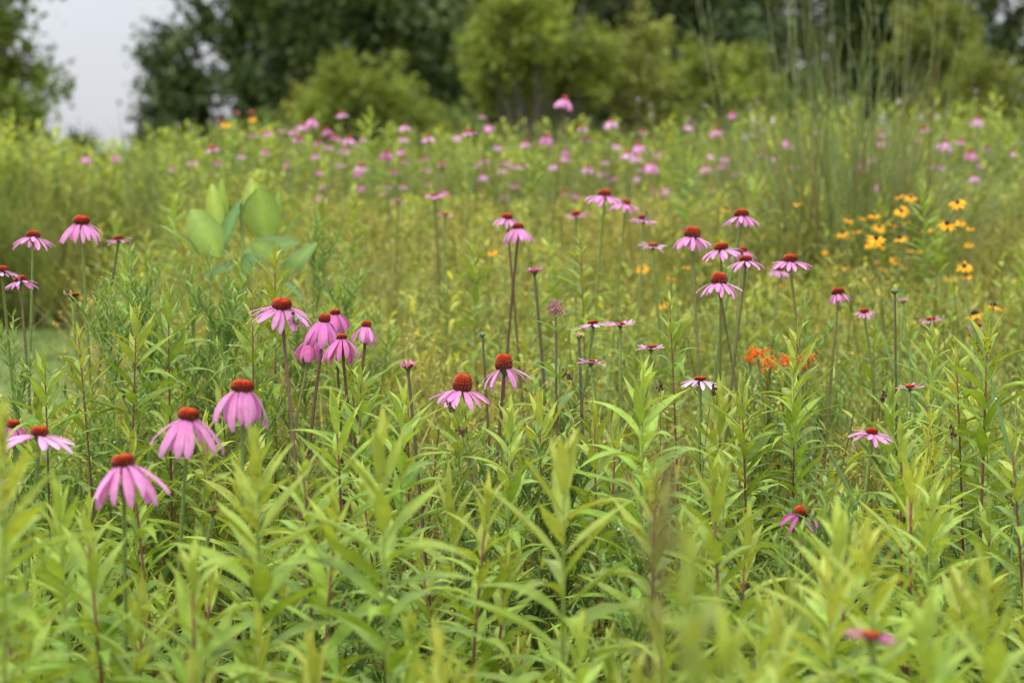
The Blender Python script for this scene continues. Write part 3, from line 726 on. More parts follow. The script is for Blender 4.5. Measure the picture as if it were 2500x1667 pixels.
def susan(u, v, wd, label):
    wd *= 1.15
    d = min(max(.052 * FPX / wd, 6.2), 7.8) * random.uniform(.95, 1.03)
    if v < 330: d = 10.0
    W = wd * d / FPX; rc = W * .13
    head = at(u, v, d); base = Vector((head.x + random.uniform(-.08, .08), head.y + random.uniform(-.05, .1), 0)); base.z = G(base.x, base.y)
    t = empty('black_eyed_susan', base); tag(t, label, 'flower', 'black-eyed susans in the meadow')
    H = head - base
    child('stem', Buf().add(*tube(stem_pts((0, 0, -.02), H, .03), .0022, .0016, 4, (.14, .18, .05))).mesh('stem', STEM), t)
    M = Matrix.Translation(H) @ Euler((R(random.uniform(-5, 38)), R(random.uniform(-18, 18)), 0)).to_matrix().to_4x4()
    child('cone', Buf().add(*blob((0, 0, rc * .5), (rc, rc, rc * .9), 8, 5, (.025, .012, .008), .2)).mesh('cone', CONE_M), t, M)
    n = random.randint(9, 13); big = wd > 38
    pl = W / 2 - rc * .6; jc = np.array((.86, .42, .015)) * random.uniform(.85, 1.1)
    b = Buf()
    for k in range(n):
        a = 6.283 * k / n + random.uniform(-.15, .15); D = R(random.uniform(-5, 45))
        V, Q, C = strip(pl * random.uniform(.85, 1.1), pl * .36, 3, -D * .3, -D, PETAL, 3, -.1)
        V[:, 0] += rc * .6
        V = V @ rot_np(a, 0).T
        if big: child('petal', Buf().add(V, Q, C * jc * random.uniform(.9, 1.1)).mesh('petal', PETAL_M), t, M)
        else: b.add(V, Q, C * jc * random.uniform(.9, 1.1))
    if not big: child('petals', b.mesh('petals', PETAL_M), t, M)
    b = Buf()
    for k in range(5):
        V, Q, C = strip(random.uniform(.05, .09), .012, 3, .6, -.2, LANCE, 2)
        b.add(V @ rot_np(random.uniform(0, 6.28), 0).T + np.array(H * random.uniform(.2, .8)), Q, C * np.array((.13, .21, .05)))
    child('foliage', b.mesh('foliage', LEAF), t)
    FLOWERS.append((u, v, wd * 1.0, d, .95))
left_over = list(bes)
for (a, b_, c, dd, z) in zs:
    fl = sorted([f for f in left_over if a <= f[0][0] < b_ and c <= f[0][1] < dd], key=lambda f: f[0][1])
    for i, f in enumerate(fl):
        left_over.remove(f)
        only = 'the only one' if len(fl) == 1 else ORD[i] + ' of those'
        susan(f[0][0], f[0][1], f[1], f'yellow black-eyed susan, {only} {z}')
for i, f in enumerate(left_over): susan(f[0][0], f[0][1], f[1], f'stray yellow black-eyed susan at the fringe of the patch, {ORD[i]}')
LANDMARK += [(2185, 590, 'the yellow patch of susans')]


# ------------------------------------------------------------------ wild bergamot (lilac and whitish globes along the crest)
berg = [(1683, 292, 22, 0), (1697, 300, 20, 0), (1676, 309, 20, 0), (1558, 245, 18, 0), (1588, 258, 18, 0), (1590, 284, 18, 0), (1720, 260, 16, 0), (1827, 263, 18, 0), (1850, 252, 20, 0), (1840, 303, 36, 1), (1888, 300, 30, 1),
        (1819, 338, 30, 2), (1838, 332, 24, 2), (2194, 252, 26, 1), (2247, 290, 30, 1), (2382, 226, 20, 0), (2310, 276, 16, 0), (2288, 288, 22, 2), (1860, 320, 22, 2)]
bz = [(1500, 1640, 'above the grey-stemmed shrub foot'), (1640, 1780, 'before the squat shrub'), (1780, 1950, 'just left of the tall plumes'), (1950, 2500, 'right of the tall plumes')]
BC = [(.56, .38, .62), (.72, .70, .62), (.64, .52, .66)]
for (a, b_, z) in bz:
    for i, (u, v, wd, c) in enumerate(sorted([f for f in berg if a <= f[0] < b_], key=lambda f: f[1])):
        d = random.uniform(10.2, 11.8); h = at(u, v, d); base = Vector((h.x + random.uniform(-.1, .1), h.y + random.uniform(-.05, .1), 0)); base.z = G(base.x, base.y)
        t = empty('wild_bergamot', base); tag(t, f'{("lilac", "whitish", "pale pinkish")[c]} bergamot bloom, {ORD[i]} of those {z}', 'flower', 'wild bergamot along the crest'); H = h - base
        child('stem', Buf().add(*tube(stem_pts((0, 0, -.02), H, .03), .003, .002, 4, (.13, .15, .06))).mesh('stem', STEM), t)
        b = Buf(); rr = wd * d / FPX / 2
        for k in range(26):
            V, Q, C = strip(rr * random.uniform(.8, 1.15), rr * .22, 2, .2, -.4, BLADE, 2)
            b.add(V @ rot_np(random.uniform(0, 6.28), random.uniform(-.4, 1.4)).T, Q, C * np.array(BC[c]) * random.uniform(.8, 1.1))
        child('bloom', b.mesh('bloom', PETAL_M), t, Matrix.Translation(H))


# ------------------------------------------------------------------ milkweed with big oval leaves
mw = at(575 * K, 560 * K, 5.5); bx, by = mw.x, mw.y
t = empty('milkweed', (bx, by, G(bx, by))); tag(t, 'milkweed with big smooth oval leaves rising behind the asters at the left', 'milkweed')
LANDMARK.append((560 * K, 520 * K, 'the oval-leaved milkweed'))
O = t.location.copy()
for (x0, y0, x1, y1) in [(560, 900, 555, 470), (640, 900, 650, 540)]:
    a = at(x0 * K, y0 * K, 5.5) - O; b_ = at(x1 * K, y1 * K, 5.5) - O; a.z = -.02
    child('stem', Buf().add(*tube(stem_pts(a, b_, .01), .006, .0045, 7, (.20, .28, .09), (.26, .34, .10))).mesh('stem', STEM), t)
LG, LB, LY = (.18, .265, .042), (.125, .225, .075), (.27, .35, .06)
for (x0, y0, x1, y1, wd, dd, cl, tz) in [
    (505, 590, 437, 478, 82, -.05, LG, .3), (500, 540, 486, 420, 44, .03, LY, .2), (512, 520, 508, 412, 34, .06, LG, .1), (505, 590, 560, 455, 52, .02, LB, .7), (515, 560, 590, 440, 40, .05, LB, .9),
    (600, 560, 575, 408, 66, .03, LY, .2), (618, 556, 592, 432, 88, -.03, LG, .25), (620, 550, 640, 440, 34, .06, LG, .2), (625, 580, 712, 478, 40, -.02, LB, 1.0), (460, 590, 366, 515, 40, -.04, LG, .8),
    (560, 580, 690, 560, 62, -.09, (.12, .21, .045), .5), (580, 560, 650, 600, 70, -.12, (.13, .20, .03), .5), (560, 600, 470, 640, 50, .02, LB, .7), (640, 650, 730, 560, 60, .06, (.15, .24, .06), .6), (560, 640, 600, 545, 44, -.02, LB, .6),
    (640, 640, 700, 690, 46, .0, LB, .7)]:
    p0, p1 = at(x0 * K, y0 * K, 5.5 + dd), at(x1 * K, y1 * K, 5.5 + dd + random.uniform(-.03, .06))
    X = p1 - p0; ln = X.length; X.normalize()
    toc = (Vector((0, 0, CAMZ)) - p0).normalized(); nz = (toc * (1 - tz) + Vector((random.uniform(-.3, .3), 0, 1)) * tz)
    Y = nz.cross(X).normalized(); Zv = X.cross(Y)
    m = Matrix((X, Y, Zv)).transposed().to_4x4(); wr = wd * K * 5.5 / FPX / .55 * .93
    child('leaf', leaf_mesh('oval', random.randint(0, 5)), t, Matrix.Translation(p0 - O) @ m @ Matrix.Diagonal((ln, wr, ln, 1)), np.array(cl) * random.uniform(.9, 1.1))


# ------------------------------------------------------------------ butterfly weed, joe-pye weed
hb = at(1795 * K, 840 * K, 4.75)
t = empty('butterfly_weed', (hb.x, hb.y + .02, G(hb.x, hb.y + .02))); tag(t, 'butterfly weed with bright orange flower clusters low behind the right goldenrods', 'flower')
LANDMARK.append((1795 * K, 835 * K, 'the orange butterfly weed')); O = t.location.copy()
for (x, y, rad) in [(1742, 815, 20), (1768, 838, 22), (1806, 835, 22), (1832, 826, 16), (1857, 824, 15), (1845, 846, 14), (1722, 826, 12)]:
    p = at(x * K, y * K, 4.75 + random.uniform(-.06, .06)) - O; rr = rad * K * 4.75 / FPX
    child('stem', Buf().add(*tube(stem_pts((random.uniform(-.03, .03), 0, -.01), p - Vector((0, 0, rr * .5)), .02), .003, .002, 5, (.12, .17, .05))).mesh('stem', STEM), t)
    b = Buf()
    for k in range(52):
        q = Vector((random.gauss(0, .55), random.gauss(0, .55), random.gauss(.1, .35))) * rr; a = random.uniform(0, 6.28)
        for s in range(3):
            V, Q, C = strip(rr * .42, rr * .24, 2, .6, -.5, PETAL, 2)
            b.add(V @ rot_np(a + 2.1 * s, random.uniform(-.3, .8)).T + np.array(q), Q, C * np.array((.90, .22, .02)) * random.uniform(.8, 1.12))
    child('flower_cluster', b.mesh('flower_cluster', PETAL_M), t, Matrix.Translation(p))
    for k in range(6):
        child('leaf', leaf_mesh('goldenrod', random.randint(0, 5)), t, Matrix.Translation(p * random.uniform(.5, .95)) @ Euler((0, -random.uniform(-.2, .8), random.uniform(0, 6.28))).to_matrix().to_4x4() @ Matrix.Scale(random.uniform(.05, .08), 4), (.11, .20, .04))

hj = at(1276 * K, 715 * K, 4.5)
t = empty('joe_pye_weed', (hj.x, hj.y, G(hj.x, hj.y))); tag(t, 'young joe-pye weed with a small dusty pink bud cluster on a dark stem, centre', 'flower'); O = t.location.copy()
LANDMARK.append((1276 * K, 715 * K, 'the dusty pink bud cluster'))
H = hj - O
child('stem', Buf().add(*tube(stem_pts((.0, 0, -.02), H - Vector((0, 0, .015)), .005), .0035, .0022, 6, (.12, .04, .05), (.20, .12, .09))).mesh('stem', STEM), t)
b = Buf()
for k in range(110):
    q = Vector((random.gauss(0, .0085), random.gauss(0, .0085), random.gauss(.004, .0085)))
    b.add(*blob(q, .0018, 5, 3, np.array((.56, .27, .33)) * random.uniform(.75, 1.15)))
for k in range(8):
    q = Vector((random.gauss(0, .008), random.gauss(0, .008), random.uniform(0, .01)))
    b.add(*tube([(0, 0, -.016), q], .0008, .0006, 4, (.3, .2, .14)))
child('bud_cluster', b.mesh('bud_cluster', PETAL_M), t, Matrix.Translation(H))
for (yy, ln, n, el) in [(762, .05, 5, .35), (870, .10, 5, .35), (955, .13, 5, .1), (1060, .13, 5, .1)]:
    p = at(1274 * K, yy * K, 4.5) - O
    for k in range(n):
        child('leaf', leaf_mesh('goldenrod', (0, 2, 4)[k % 3]), t, Matrix.Translation((0.002, 0, p.z)) @ Euler((0, -el - random.uniform(-.15, .25), 6.283 * k / n + yy)).to_matrix().to_4x4() @ Matrix.Scale(ln * random.uniform(.9, 1.1), 4), np.array((.19, .29, .05)) * random.uniform(.9, 1.1))


# ------------------------------------------------------------------ goldenrods: a stem and a spiral of lance leaves
GOLD = []      # (root, tip u, tip v, depth, red)
YOUNG, MATURE, DEEPG_SHADE = np.array((.37, .44, .08)), np.array((.205, .315, .04)), np.array((.095, .19, .033))  # lower leaves deep green, darkened further to put shade into their colour

def goldenrod_plan(seed, red, slender):
    """one kind: list of leaves (height fraction from top, azimuth, elevation, length, kind, variant, colour)"""
    r = random.Random(seed); L_ = []
    n = r.randint(56, 66); az = r.uniform(0, 6.28)
    for k in range(n):
        f = (k / (n - 1)) ** 1.15                 # 0 at the tip, 1 low on the stem
        az += 2.4 + r.uniform(-.35, .35)
        if f < .16: el, ln, kd = 1.3 - f * 5.2 + r.uniform(-.2, .2), .042 + f * .30, 'young'
        elif f < .35: el, ln, kd = .78 - f * 1.2 + r.uniform(-.15, .15), .078 + f * .09, 'young' if r.random() < .4 else 'goldenrod'
        else: el, ln, kd = .48 - f * .6 + r.uniform(-.2, .2), .112 - f * .02, 'goldenrod'
        ln *= 1.15 * r.uniform(.85, 1.15) * (.85 if slender else 1.0)
        g = min(1, f * 4.2)
        col = YOUNG * (1 - g) + MATURE * g if f < .45 else MATURE * (1.3 - f) / .85 + DEEPG_SHADE * (1 - (1.3 - f) / .85)
        if f > .5 and r.random() < .09: col = np.array((.40, .33, .05)) if r.random() < .6 else np.array((.25, .16, .05))
        if f > .72 and r.random() < .14: kd, el, ln, col = 'dead', -.5, ln * .7, np.array((.16, .075, .03))
        L_.append((f, az, el, ln, kd, r.randint(0, 5), col * r.uniform(.88, 1.12)))
    return L_
PLANS = [goldenrod_plan(100 + i, i % 3 == 0, i % 4 == 3) for i in range(9)]

STEMS = {}
def gold_stem(key, red):
    k = (key, red)
    if k not in STEMS:
        rr = random.Random(key); pts = [Vector((.012 * math.sin(f * 3 + key) * f, .012 * math.cos(f * 2.2 + key) * f, f)) for f in np.linspace(-.02, 1, 9)]
        c = ((.11, .06, .035), (.20, .075, .055)) if red else ((.17, .18, .05), (.26, .33, .07))
        V, Q, C = tube(pts, .0042, .0016, 5, *c)
        STEMS[k] = (mesh_np('stem', V, Q, C, STEM), pts)
    return STEMS[k]

def goldenrod(tip, h, plan, red, scale=1.0, tint=1.0, lean=None):
    lx, ly = lean if lean else (random.uniform(-.06, .06), random.uniform(-.05, .06))
    x, y = tip.x - lx, tip.y - ly; g = G(x, y)
    root = empty('goldenrod', (x, y, g)); h = tip.z - g
    me, pts = gold_stem(plan, red)
    sh_ = Matrix(((1, 0, lx, 0), (0, 1, ly, 0), (0, 0, h, 0), (0, 0, 0, 1)))
    child('stem', me, root, Matrix.Identity(4) @ Matrix.Diagonal((1, 1, h, 1)) if False else None)
    st = root.children[0]
    v = Vector((lx, ly, h)); st.rotation_mode = 'QUATERNION'
    q = Vector((0, 0, 1)).rotation_difference(v); st.rotation_quaternion = q; st.scale = (scale, scale, v.length)
    span = min(h * .92, .62 * scale)               # leafy part of the stem
    yaw = random.uniform(0, 6.28); tn = np.array([random.uniform(.9, 1.1), 1, random.uniform(.85, 1.2)]) * tint
    qm = q.to_matrix().to_4x4()
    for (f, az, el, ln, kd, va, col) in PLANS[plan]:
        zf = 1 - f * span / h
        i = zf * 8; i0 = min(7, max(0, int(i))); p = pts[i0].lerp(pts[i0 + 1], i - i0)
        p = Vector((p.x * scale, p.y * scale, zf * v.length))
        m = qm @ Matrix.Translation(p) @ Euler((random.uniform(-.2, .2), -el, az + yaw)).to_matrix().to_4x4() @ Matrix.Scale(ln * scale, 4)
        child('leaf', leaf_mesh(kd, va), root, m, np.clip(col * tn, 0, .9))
    u_, v_, d_ = proj(tip)
    GOLD.append((root, u_, v_, d_, red, h))
    return root

explicit = [  # tip x, y in the 2352 photograph, depth, red stem, scale, tint
    (905, 1045, 2.75, 0, 1.1, 1.05), (1288, 1070, 2.85, 0, 1.15, 1.0), (560, 1078, 2.75, 0, 1.05, 1.0), (1465, 885, 3.55, 0, 1.1, 1.12), (1178, 965, 3.6, 0, .85, 1.15), (938, 925, 3.6, 0, .9, 1.1),
    (1822, 780, 3.95, 1, .95, .9), (1826, 862, 3.9, 0, .9, 1.1), (2252, 762, 4.0, 1, 1.05, 1.0), (312, 735, 4.2, 1, .9, .95), (402, 693, 4.35, 1, .9, .95), (642, 598, 4.6, 1, .85, .9), (588, 690, 4.3, 1, .85, .9),
    (190, 775, 4.2, 1, .85, .95), (87, 850, 3.9, 1, .85, 1.0), (1125, 1152, 3.1, 1, .9, 1.05), (2152, 1160, 3.25, 0, .95, 1.12), (1660, 1112, 3.15, 1, 1.0, .95), (1945, 1232, 2.7, 0, 1.0, 1.2), (1890, 1335, 2.6, 0, 1.0, 1.15),
    (2010, 1265, 2.5, 0, 1.0, 1.1), (232, 1242, 2.8, 1, .95, 1.0), (155, 1155, 2.9, 0, .9, 1.05), (465, 1312, 2.65, 1, .95, 1.0), (1072, 945, 3.75, 0, .55, .85), (1544, 700, 4.3, 1, .75, .95), (770, 945, 3.5, 1, .9, 1.1),
    (1040, 1530, 2.2, 0, .95, 1.1), (1340, 1462, 2.5, 0, .7, 1.2), (2150, 1435, 2.1, 0, 1.0, 1.1), (1795, 1440, 2.2, 0, 1.0, 1.1), (1700, 1500, 2.0, 0, 1.0, 1.1), (2290, 1370, 2.2, 0, 1.0, 1.05), (1600, 1290, 1.42, 0, .75, .9),
    (-25, 1030, 2.35, 0, .9, 1.15), (-20, 1100, 2.5, 0, .9, 1.05), (755, 1180, 2.95, 1, .95, 1.0), (1690, 905, 3.9, 1, .85, .95), (2060, 1010, 3.6, 1, .85, .95), (2190, 840, 4.1, 1, .85, .95), (310, 1010, 3.4, 1, .9, .95),
    (690, 1080, 3.2, 1, .85, .95), (2330, 1010, 3.5, 1, .9, 1.0), (1380, 960, 3.7, 1, .85, .9), (840, 880, 4.0, 1, .85, .9), (80, 1400, 2.7, 1, .9, 1.0), (330, 1420, 2.8, 0, .9, 1.0), (620, 1480, 2.7, 0, .95, 1.05), (1500, 1120, 3.0, 1, .9, .95),
    (1330, 560, 5.6, 1, .7, .95), (1080, 560, 5.7, 0, .7, .95), (740, 470, 6.2, 0, .7, .85), (1220, 345, 8.4, 0, .8, .85), (1580, 360, 8.2, 0, 1.0, 1.1), (2125, 440, 6.6, 0, .8, 1.05), (855, 262, 9.6, 0, .8, 1.1)]
for (x, y, d, red, sc, ti) in explicit:
    goldenrod(at(x * K, y * K, d), 0, random.randint(0, 8), bool(red), sc * (1.1 if d < 3.7 else 1), ti * (1.04 if d < 3.7 else 1))

# places that stay open to view: the path, the milkweed, low flowers
FLOWERS += [(90 * K, 830 * K, 200 * K, 8.0), (30 * K, 860 * K, 120 * K, 8.0), (1795 * K, 830 * K, 150 * K, 4.75), (1276 * K, 740 * K, 50 * K, 4.5), (470 * K, 540 * K, 110 * K, 5.4), (590 * K, 520 * K, 130 * K, 5.4), (690 * K, 530 * K, 70 * K, 5.4)]
SKU = [0, 60, 130, 310, 400, 520, 700, 1000, 1300, 1500, 1750, 1850, 2000, 2200, 2500]
SKV = [275, 295, 335, 345, 320, 290, 285, 295, 280, 280, 285, 255, 235, 225, 225]
def clear_height(x, y, z, half=.05):
    """lower a plant's tip so that it does not hide a bloom farther off; returns the tip height allowed"""
    u, v, d = proj((x, y, z)); vmax = -1e9
    if d > 7.5: vmax = np.interp(u, SKU, SKV) + random.choice([0, 15, 40, 70, 100]) - (10 if random.random() < .2 else 0)
    for (fu, fv, fw, fd, *wt) in FLOWERS:
        if fd > d and abs(u - fu) < fw * .55 + half * (wt[0] if wt else 1) * FPX / d: vmax = max(vmax, fv + fw * .62)
    if v >= vmax: return z
    return z - (vmax - v) * d / FPX

taken = [tuple(g[0].location[:2]) for g in GOLD]
def try_goldenrods(n, d0, d1, gap, h0, h1, sc0, sc1, u0=-60, u1=2560, red_p=.45):
    k = tries = 0
    while k < n and tries < n * 40:
        tries += 1
        d = math.sqrt(random.uniform(d0 ** 2, d1 ** 2)); u = random.uniform(u0, u1)
        x, y = (u - CX) / FPX * d, d
        if any((x - a) ** 2 + (y - b) ** 2 < gap ** 2 for a, b in taken): continue
        g = G(x, y); z = clear_height(x, y, g + random.uniform(h0, h1), .08)
        if z - g < .33: continue
        q = proj((x, y, z))
        if q[1] > 1720: continue
        goldenrod(Vector((x, y, z)), 0, random.randint(0, 8), random.random() < red_p, random.uniform(sc0, sc1), random.uniform(.88, 1.12))
        taken.append((x, y)); k += 1
try_goldenrods(5, 2.0, 2.4, .16, .74, .86, .95, 1.15, red_p=.3)
try_goldenrods(42, 2.5, 3.4, .12, .48, .84, .95, 1.25)
try_goldenrods(56, 3.4, 4.6, .11, .5, .90, .85, 1.15)
try_goldenrods(26, 4.2, 5.6, .10, .65, .92, .7, .9, -60, 900, .6)
try_goldenrods(16, 4.6, 6.0, .15, .5, .8, .65, .85, 1100, 2560, .6)
try_goldenrods(38, 5.6, 8.6, .17, .55, .95, .7, .95, -40, 2540, .3)


# ------------------------------------------------------------------ labels of the goldenrods: where each stands from the blooms round it
def side_of(du, dv):
    a = math.degrees(math.atan2(dv, du)) % 360
    return ['right of', 'right below', 'straight below', 'left below', 'left of', 'left above', 'straight above', 'right above'][int(((a + 22.5) % 360) // 45)]
groups = {}
for g in GOLD:
    _, u, v, d, red, h = g
    lm = min(LANDMARK, key=lambda q: (q[0] - u) ** 2 + (q[1] - v) ** 2)
    groups.setdefault((side_of(u - lm[0], v - lm[1]), lm[2], red), []).append((math.hypot(u - lm[0], v - lm[1]), g))
NEARW = ['nearest', 'second nearest', 'third nearest', 'fourth nearest', 'fifth nearest', 'sixth nearest', 'seventh nearest', 'eighth nearest', 'ninth nearest', 'tenth nearest', 'eleventh nearest', 'twelfth nearest', 'thirteenth nearest', 'fourteenth nearest', 'fifteenth nearest']
for (sd_, lm, red), gs in groups.items():
    gs.sort(key=lambda q: q[0])
    for i, (_, g) in enumerate(gs):
        which = '' if len(gs) == 1 else NEARW[min(i, 14)] + ' '
        lab = f'{which}{"red" if red else "green"}-stemmed goldenrod {sd_} {lm}'
        tag(g[0], ' '.join(lab.split()[:16]), 'goldenrod', 'leafy goldenrods before they flower')


# ------------------------------------------------------------------ asters: bushy stalks with short narrow upright leaves
def aster(x, y, d, s, label, tint=1.0, wide=1.0):
    tip = at(x * K, y * K, d); g = G(tip.x, tip.y); h = tip.z - g
    t = empty('aster', (tip.x, tip.y, g)); tag(t, label, 'aster', 'bushy asters not yet in flower')
    b, f = Buf(), Buf()
    b.add(*tube(stem_pts((0, 0, -.02), (0, 0, h), .012), .0035, .0014, 5, (.17, .18, .06), (.2, .28, .07)))
    tips = [(Vector((0, 0, h * .45)), Vector((0, 0, h)))]
    for k in range(9):
        z = h * random.uniform(.5, .88); a = random.uniform(0, 6.28); ll = (h - z) * .55 + .05
        e = Vector((math.cos(a) * ll * .5 * wide, math.sin(a) * ll * .5 * wide, z + ll * .8)); e.z = min(e.z, h - .01)
        b.add(*tube([(0, 0, z), e], .0016, .001, 4, (.19, .25, .07))); tips.append((Vector((0, 0, z)), e))
    for (p, q) in tips:
        n = int(26 * (q - p).length / .2) + 8
        for k in range(n):
            ff = k / n; r_ = p.lerp(q, .15 + .85 * ff)
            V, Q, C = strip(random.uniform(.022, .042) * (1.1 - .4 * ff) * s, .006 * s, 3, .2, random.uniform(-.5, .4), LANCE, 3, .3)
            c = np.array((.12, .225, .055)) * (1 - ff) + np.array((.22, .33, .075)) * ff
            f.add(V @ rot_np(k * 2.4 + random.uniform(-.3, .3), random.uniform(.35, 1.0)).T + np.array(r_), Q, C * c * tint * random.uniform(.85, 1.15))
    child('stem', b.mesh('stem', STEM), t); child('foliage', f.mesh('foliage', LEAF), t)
for (x, y, d, s, lb) in [(300, 575, 4.7, 1.2, 'bushy aster under the faded coneflower at the left'), (345, 600, 4.8, 1.1, 'bushy aster between the faded coneflower and the milkweed'), (440, 620, 4.9, 1.1, 'blue-green aster before the left milkweed leaf'),
                         (520, 580, 4.9, 1.2, 'tall aster in front of the milkweed stems'), (480, 560, 5.0, 1.1, 'thin aster against the big oval milkweed leaf'), (725, 470, 5.8, 1.1, 'narrow-leaved aster right of the milkweed'), (790, 600, 5.4, 1.2, 'loose aster right of and below the milkweed'),
                         (250, 640, 4.5, 1.1, 'aster with short pale leaves right of the withered coneflower'), (30, 720, 4.4, 1.1, 'aster with stiff leaves at the left edge below the small mauve bloom'), (700, 700, 4.6, 1.1, 'aster just behind the bloom with the bee'),
                         (1235, 990, 3.75, 1.3, 'dark green aster in the centre, left of two'), (1300, 985, 3.75, 1.3, 'dark green aster in the centre, right of two'), (1110, 985, 3.8, 1.2, 'bright green aster just below the high orange domes'), (560, 740, 4.4, 1.1, 'aster left of the bloom with the bee'),
                         (1480, 1190, 3.3, 1.1, 'pale aster low behind the blurred brown plume'), (1895, 1100, 3.4, 1.1, 'aster behind the ragged magenta bloom'), (1850, 690, 5.1, 1.3, 'leafy aster between the lone bloom and the blunt red-coned one')]:
    aster(x, y, d, s, lb, .72 if 'dark' in lb else 1.0)


AST = []
for k in range(26):
    d = random.uniform(2.9, 4.9); u = random.uniform(30, 2470); x_ = (u - CX) / FPX * d; g = G(x_, d)
    z = clear_height(x_, d, g + random.uniform(.45, .82), .08)
    if z - g < .35 or any((x_ - a) ** 2 + (d - b) ** 2 < .006 for a, b in taken): continue
    q = proj((x_, d, z)); taken.append((x_, d)); n0 = len(bpy.data.objects)
    aster(q[0] / K, q[1] / K, q[2], random.uniform(1.0, 1.5), 'aster', random.uniform(.75, 1.15), 1.2)
    AST.append(([o for o in scn.collection.objects if o.name.startswith('aster')][-1], q[0], q[1]))
used_ = {}
for (o_, u, v) in AST:
    lm = min(LANDMARK, key=lambda q: (q[0] - u) ** 2 + (q[1] - v) ** 2); k_ = (side_of(u - lm[0], v - lm[1]), lm[2])
    used_.setdefault(k_, []).append((math.hypot(u - lm[0], v - lm[1]), o_))
for k_, L_ in used_.items():
    L_.sort(key=lambda q: q[0])
    for i, (_, o_) in enumerate(L_): o_['label'] = f"{NEARW[i] + ' ' if len(L_) > 1 else ''}fine-leaved bushy aster {k_[0]} {k_[1]}"

# ------------------------------------------------------------------ grasses that stand out one by one
DEW = []
def grass(name, label, base_uv, d, n, h, spread, lean, col, wd=1.0, group='clumps of tall grass'):
    p = at(base_uv[0] * K, base_uv[1] * K, d); x, y = p.x, p.y
    t = empty(name, (x, y, G(x, y))); tag(t, label, 'grass clump', group)
    for k in range(n):
        a = random.uniform(0, 6.28); ln = h * random.uniform(.65, 1.1); el = random.uniform(1.15, 1.5)
        q = Vector((random.gauss(0, spread), random.gauss(0, spread), -.01))
        az = math.atan2(random.gauss(0, .8), random.gauss(lean, .8))
        m = Matrix.Translation(q) @ Euler((random.uniform(-.5, .5), -el, az)).to_matrix().to_4x4() @ Matrix.Diagonal((ln, wd * .5 / max(ln, .3), ln, 1))
        o = child('blade', leaf_mesh('blade', random.randint(0, 5)), t, m, np.array(col) * random.uniform(.8, 1.2))
        V = o.data.vertices
        for j in (9, 12, 15, 18, 21, 24):
            if random.random() < .4: DEW.append(t.location + m @ (V[3 * (j // 3) + 1].co + Vector((0, 0, .0))))
for (x, d, n, h, lb, c) in [
    (2300, 4.3, 26, .95, 'blue-green grass clump with dewy blades at the right edge', (.13, .235, .085)), (2200, 4.6, 18, .8, 'blue-green grass clump left of the dewy right edge clump', (.14, .235, .075)), (2360, 3.8, 22, 1.0, 'dewy grass blades cut by the right edge', (.13, .235, .085)),
    (2030, 4.4, 12, .62, 'thin arching grass beneath the dusky flat coneflower', (.17, .26, .08)), (2250, 5.3, 20, .95, 'tall grass blades beside the black-eyed susans', (.14, .23, .07)), (230, 4.5, 16, .75, 'broad grass blades by the tall left stem', (.12, .24, .06)),
    (450, 4.3, 20, .72, 'grass tuft with dew between asters and the bee bloom', (.13, .24, .07)), (560, 4.1, 16, .68, 'dewy grass tuft behind the highest large droopy bloom', (.12, .23, .07)), (760, 4.0, 16, .62, 'arching grey-green grass under the tight magenta cluster', (.15, .24, .09)),
    (120, 4.3, 12, .7, 'slim grass blades under the half-spread bloom at far left', (.14, .25, .06)), (2320, 3.2, 14, .6, 'dark grass tuft low at the right edge', (.11, .20, .05))]:
    grass('grass_clump', lb, (x, 1000), d, n, h, .05, .2, c)

# the tall clump with plumes that rise past the top of the picture
p = at(1945 * K, 430, 8.9); t = empty('bluestem_clump', (p.x, p.y, G(p.x, p.y)))
tag(t, 'tall bluestem grass clump on the right whose stalks rise past the treetops', 'grass clump'); LANDMARK.append((1945 * K, 250, 'the tall grass plumes'))
b = Buf()
for k in range(1050):
    V, Q, C = strip(random.uniform(.7, 1.5), .0065, 6, random.uniform(1.2, 1.55), random.uniform(-.5, 1.3), BLADE, 2)
    a = random.uniform(0, 6.28); q = np.array([random.gauss(0, .145), random.gauss(0, .14), 0])
    b.add(V @ rot_np(a, 0).T + q, Q, C * (np.array((.18, .25, .08)) if random.random() < .75 else np.array((.20, .17, .09))) * random.uniform(.7, 1.2))
bl = child('blades', b.mesh('blades', MASS), t); bl['kind'] = 'stuff'
for k in range(24):
    b = Buf(); q = Vector((random.gauss(0, .2), random.gauss(0, .18), 0)); hh = random.uniform(1.4, 2.15)
    e = q + Vector((random.gauss(.0, .15) + q.x * .4, random.gauss(0, .1), hh))
    mid = q.lerp(e, .5) + Vector((random.gauss(0, .02), 0, 0))
    b.add(*tube([q, mid, e], .0022, .0013, 4, (.19, .25, .09), (.27, .29, .13)))
    for j in range(4):
        f = random.uniform(.25, .98); r_ = q.lerp(e, f)
        V, Q, C = strip(random.uniform(.16, .38) if f < .7 else .1, .004, 3, 1.3, random.uniform(-.1, 1.0), BLADE, 2)
        b.add(V @ rot_np(random.uniform(0, 6.28), 0).T + np.array(r_), Q, C * np.array((.18, .24, .09)) * random.uniform(.8, 1.2))
    child('stalk', b.mesh('stalk', MASS), t)
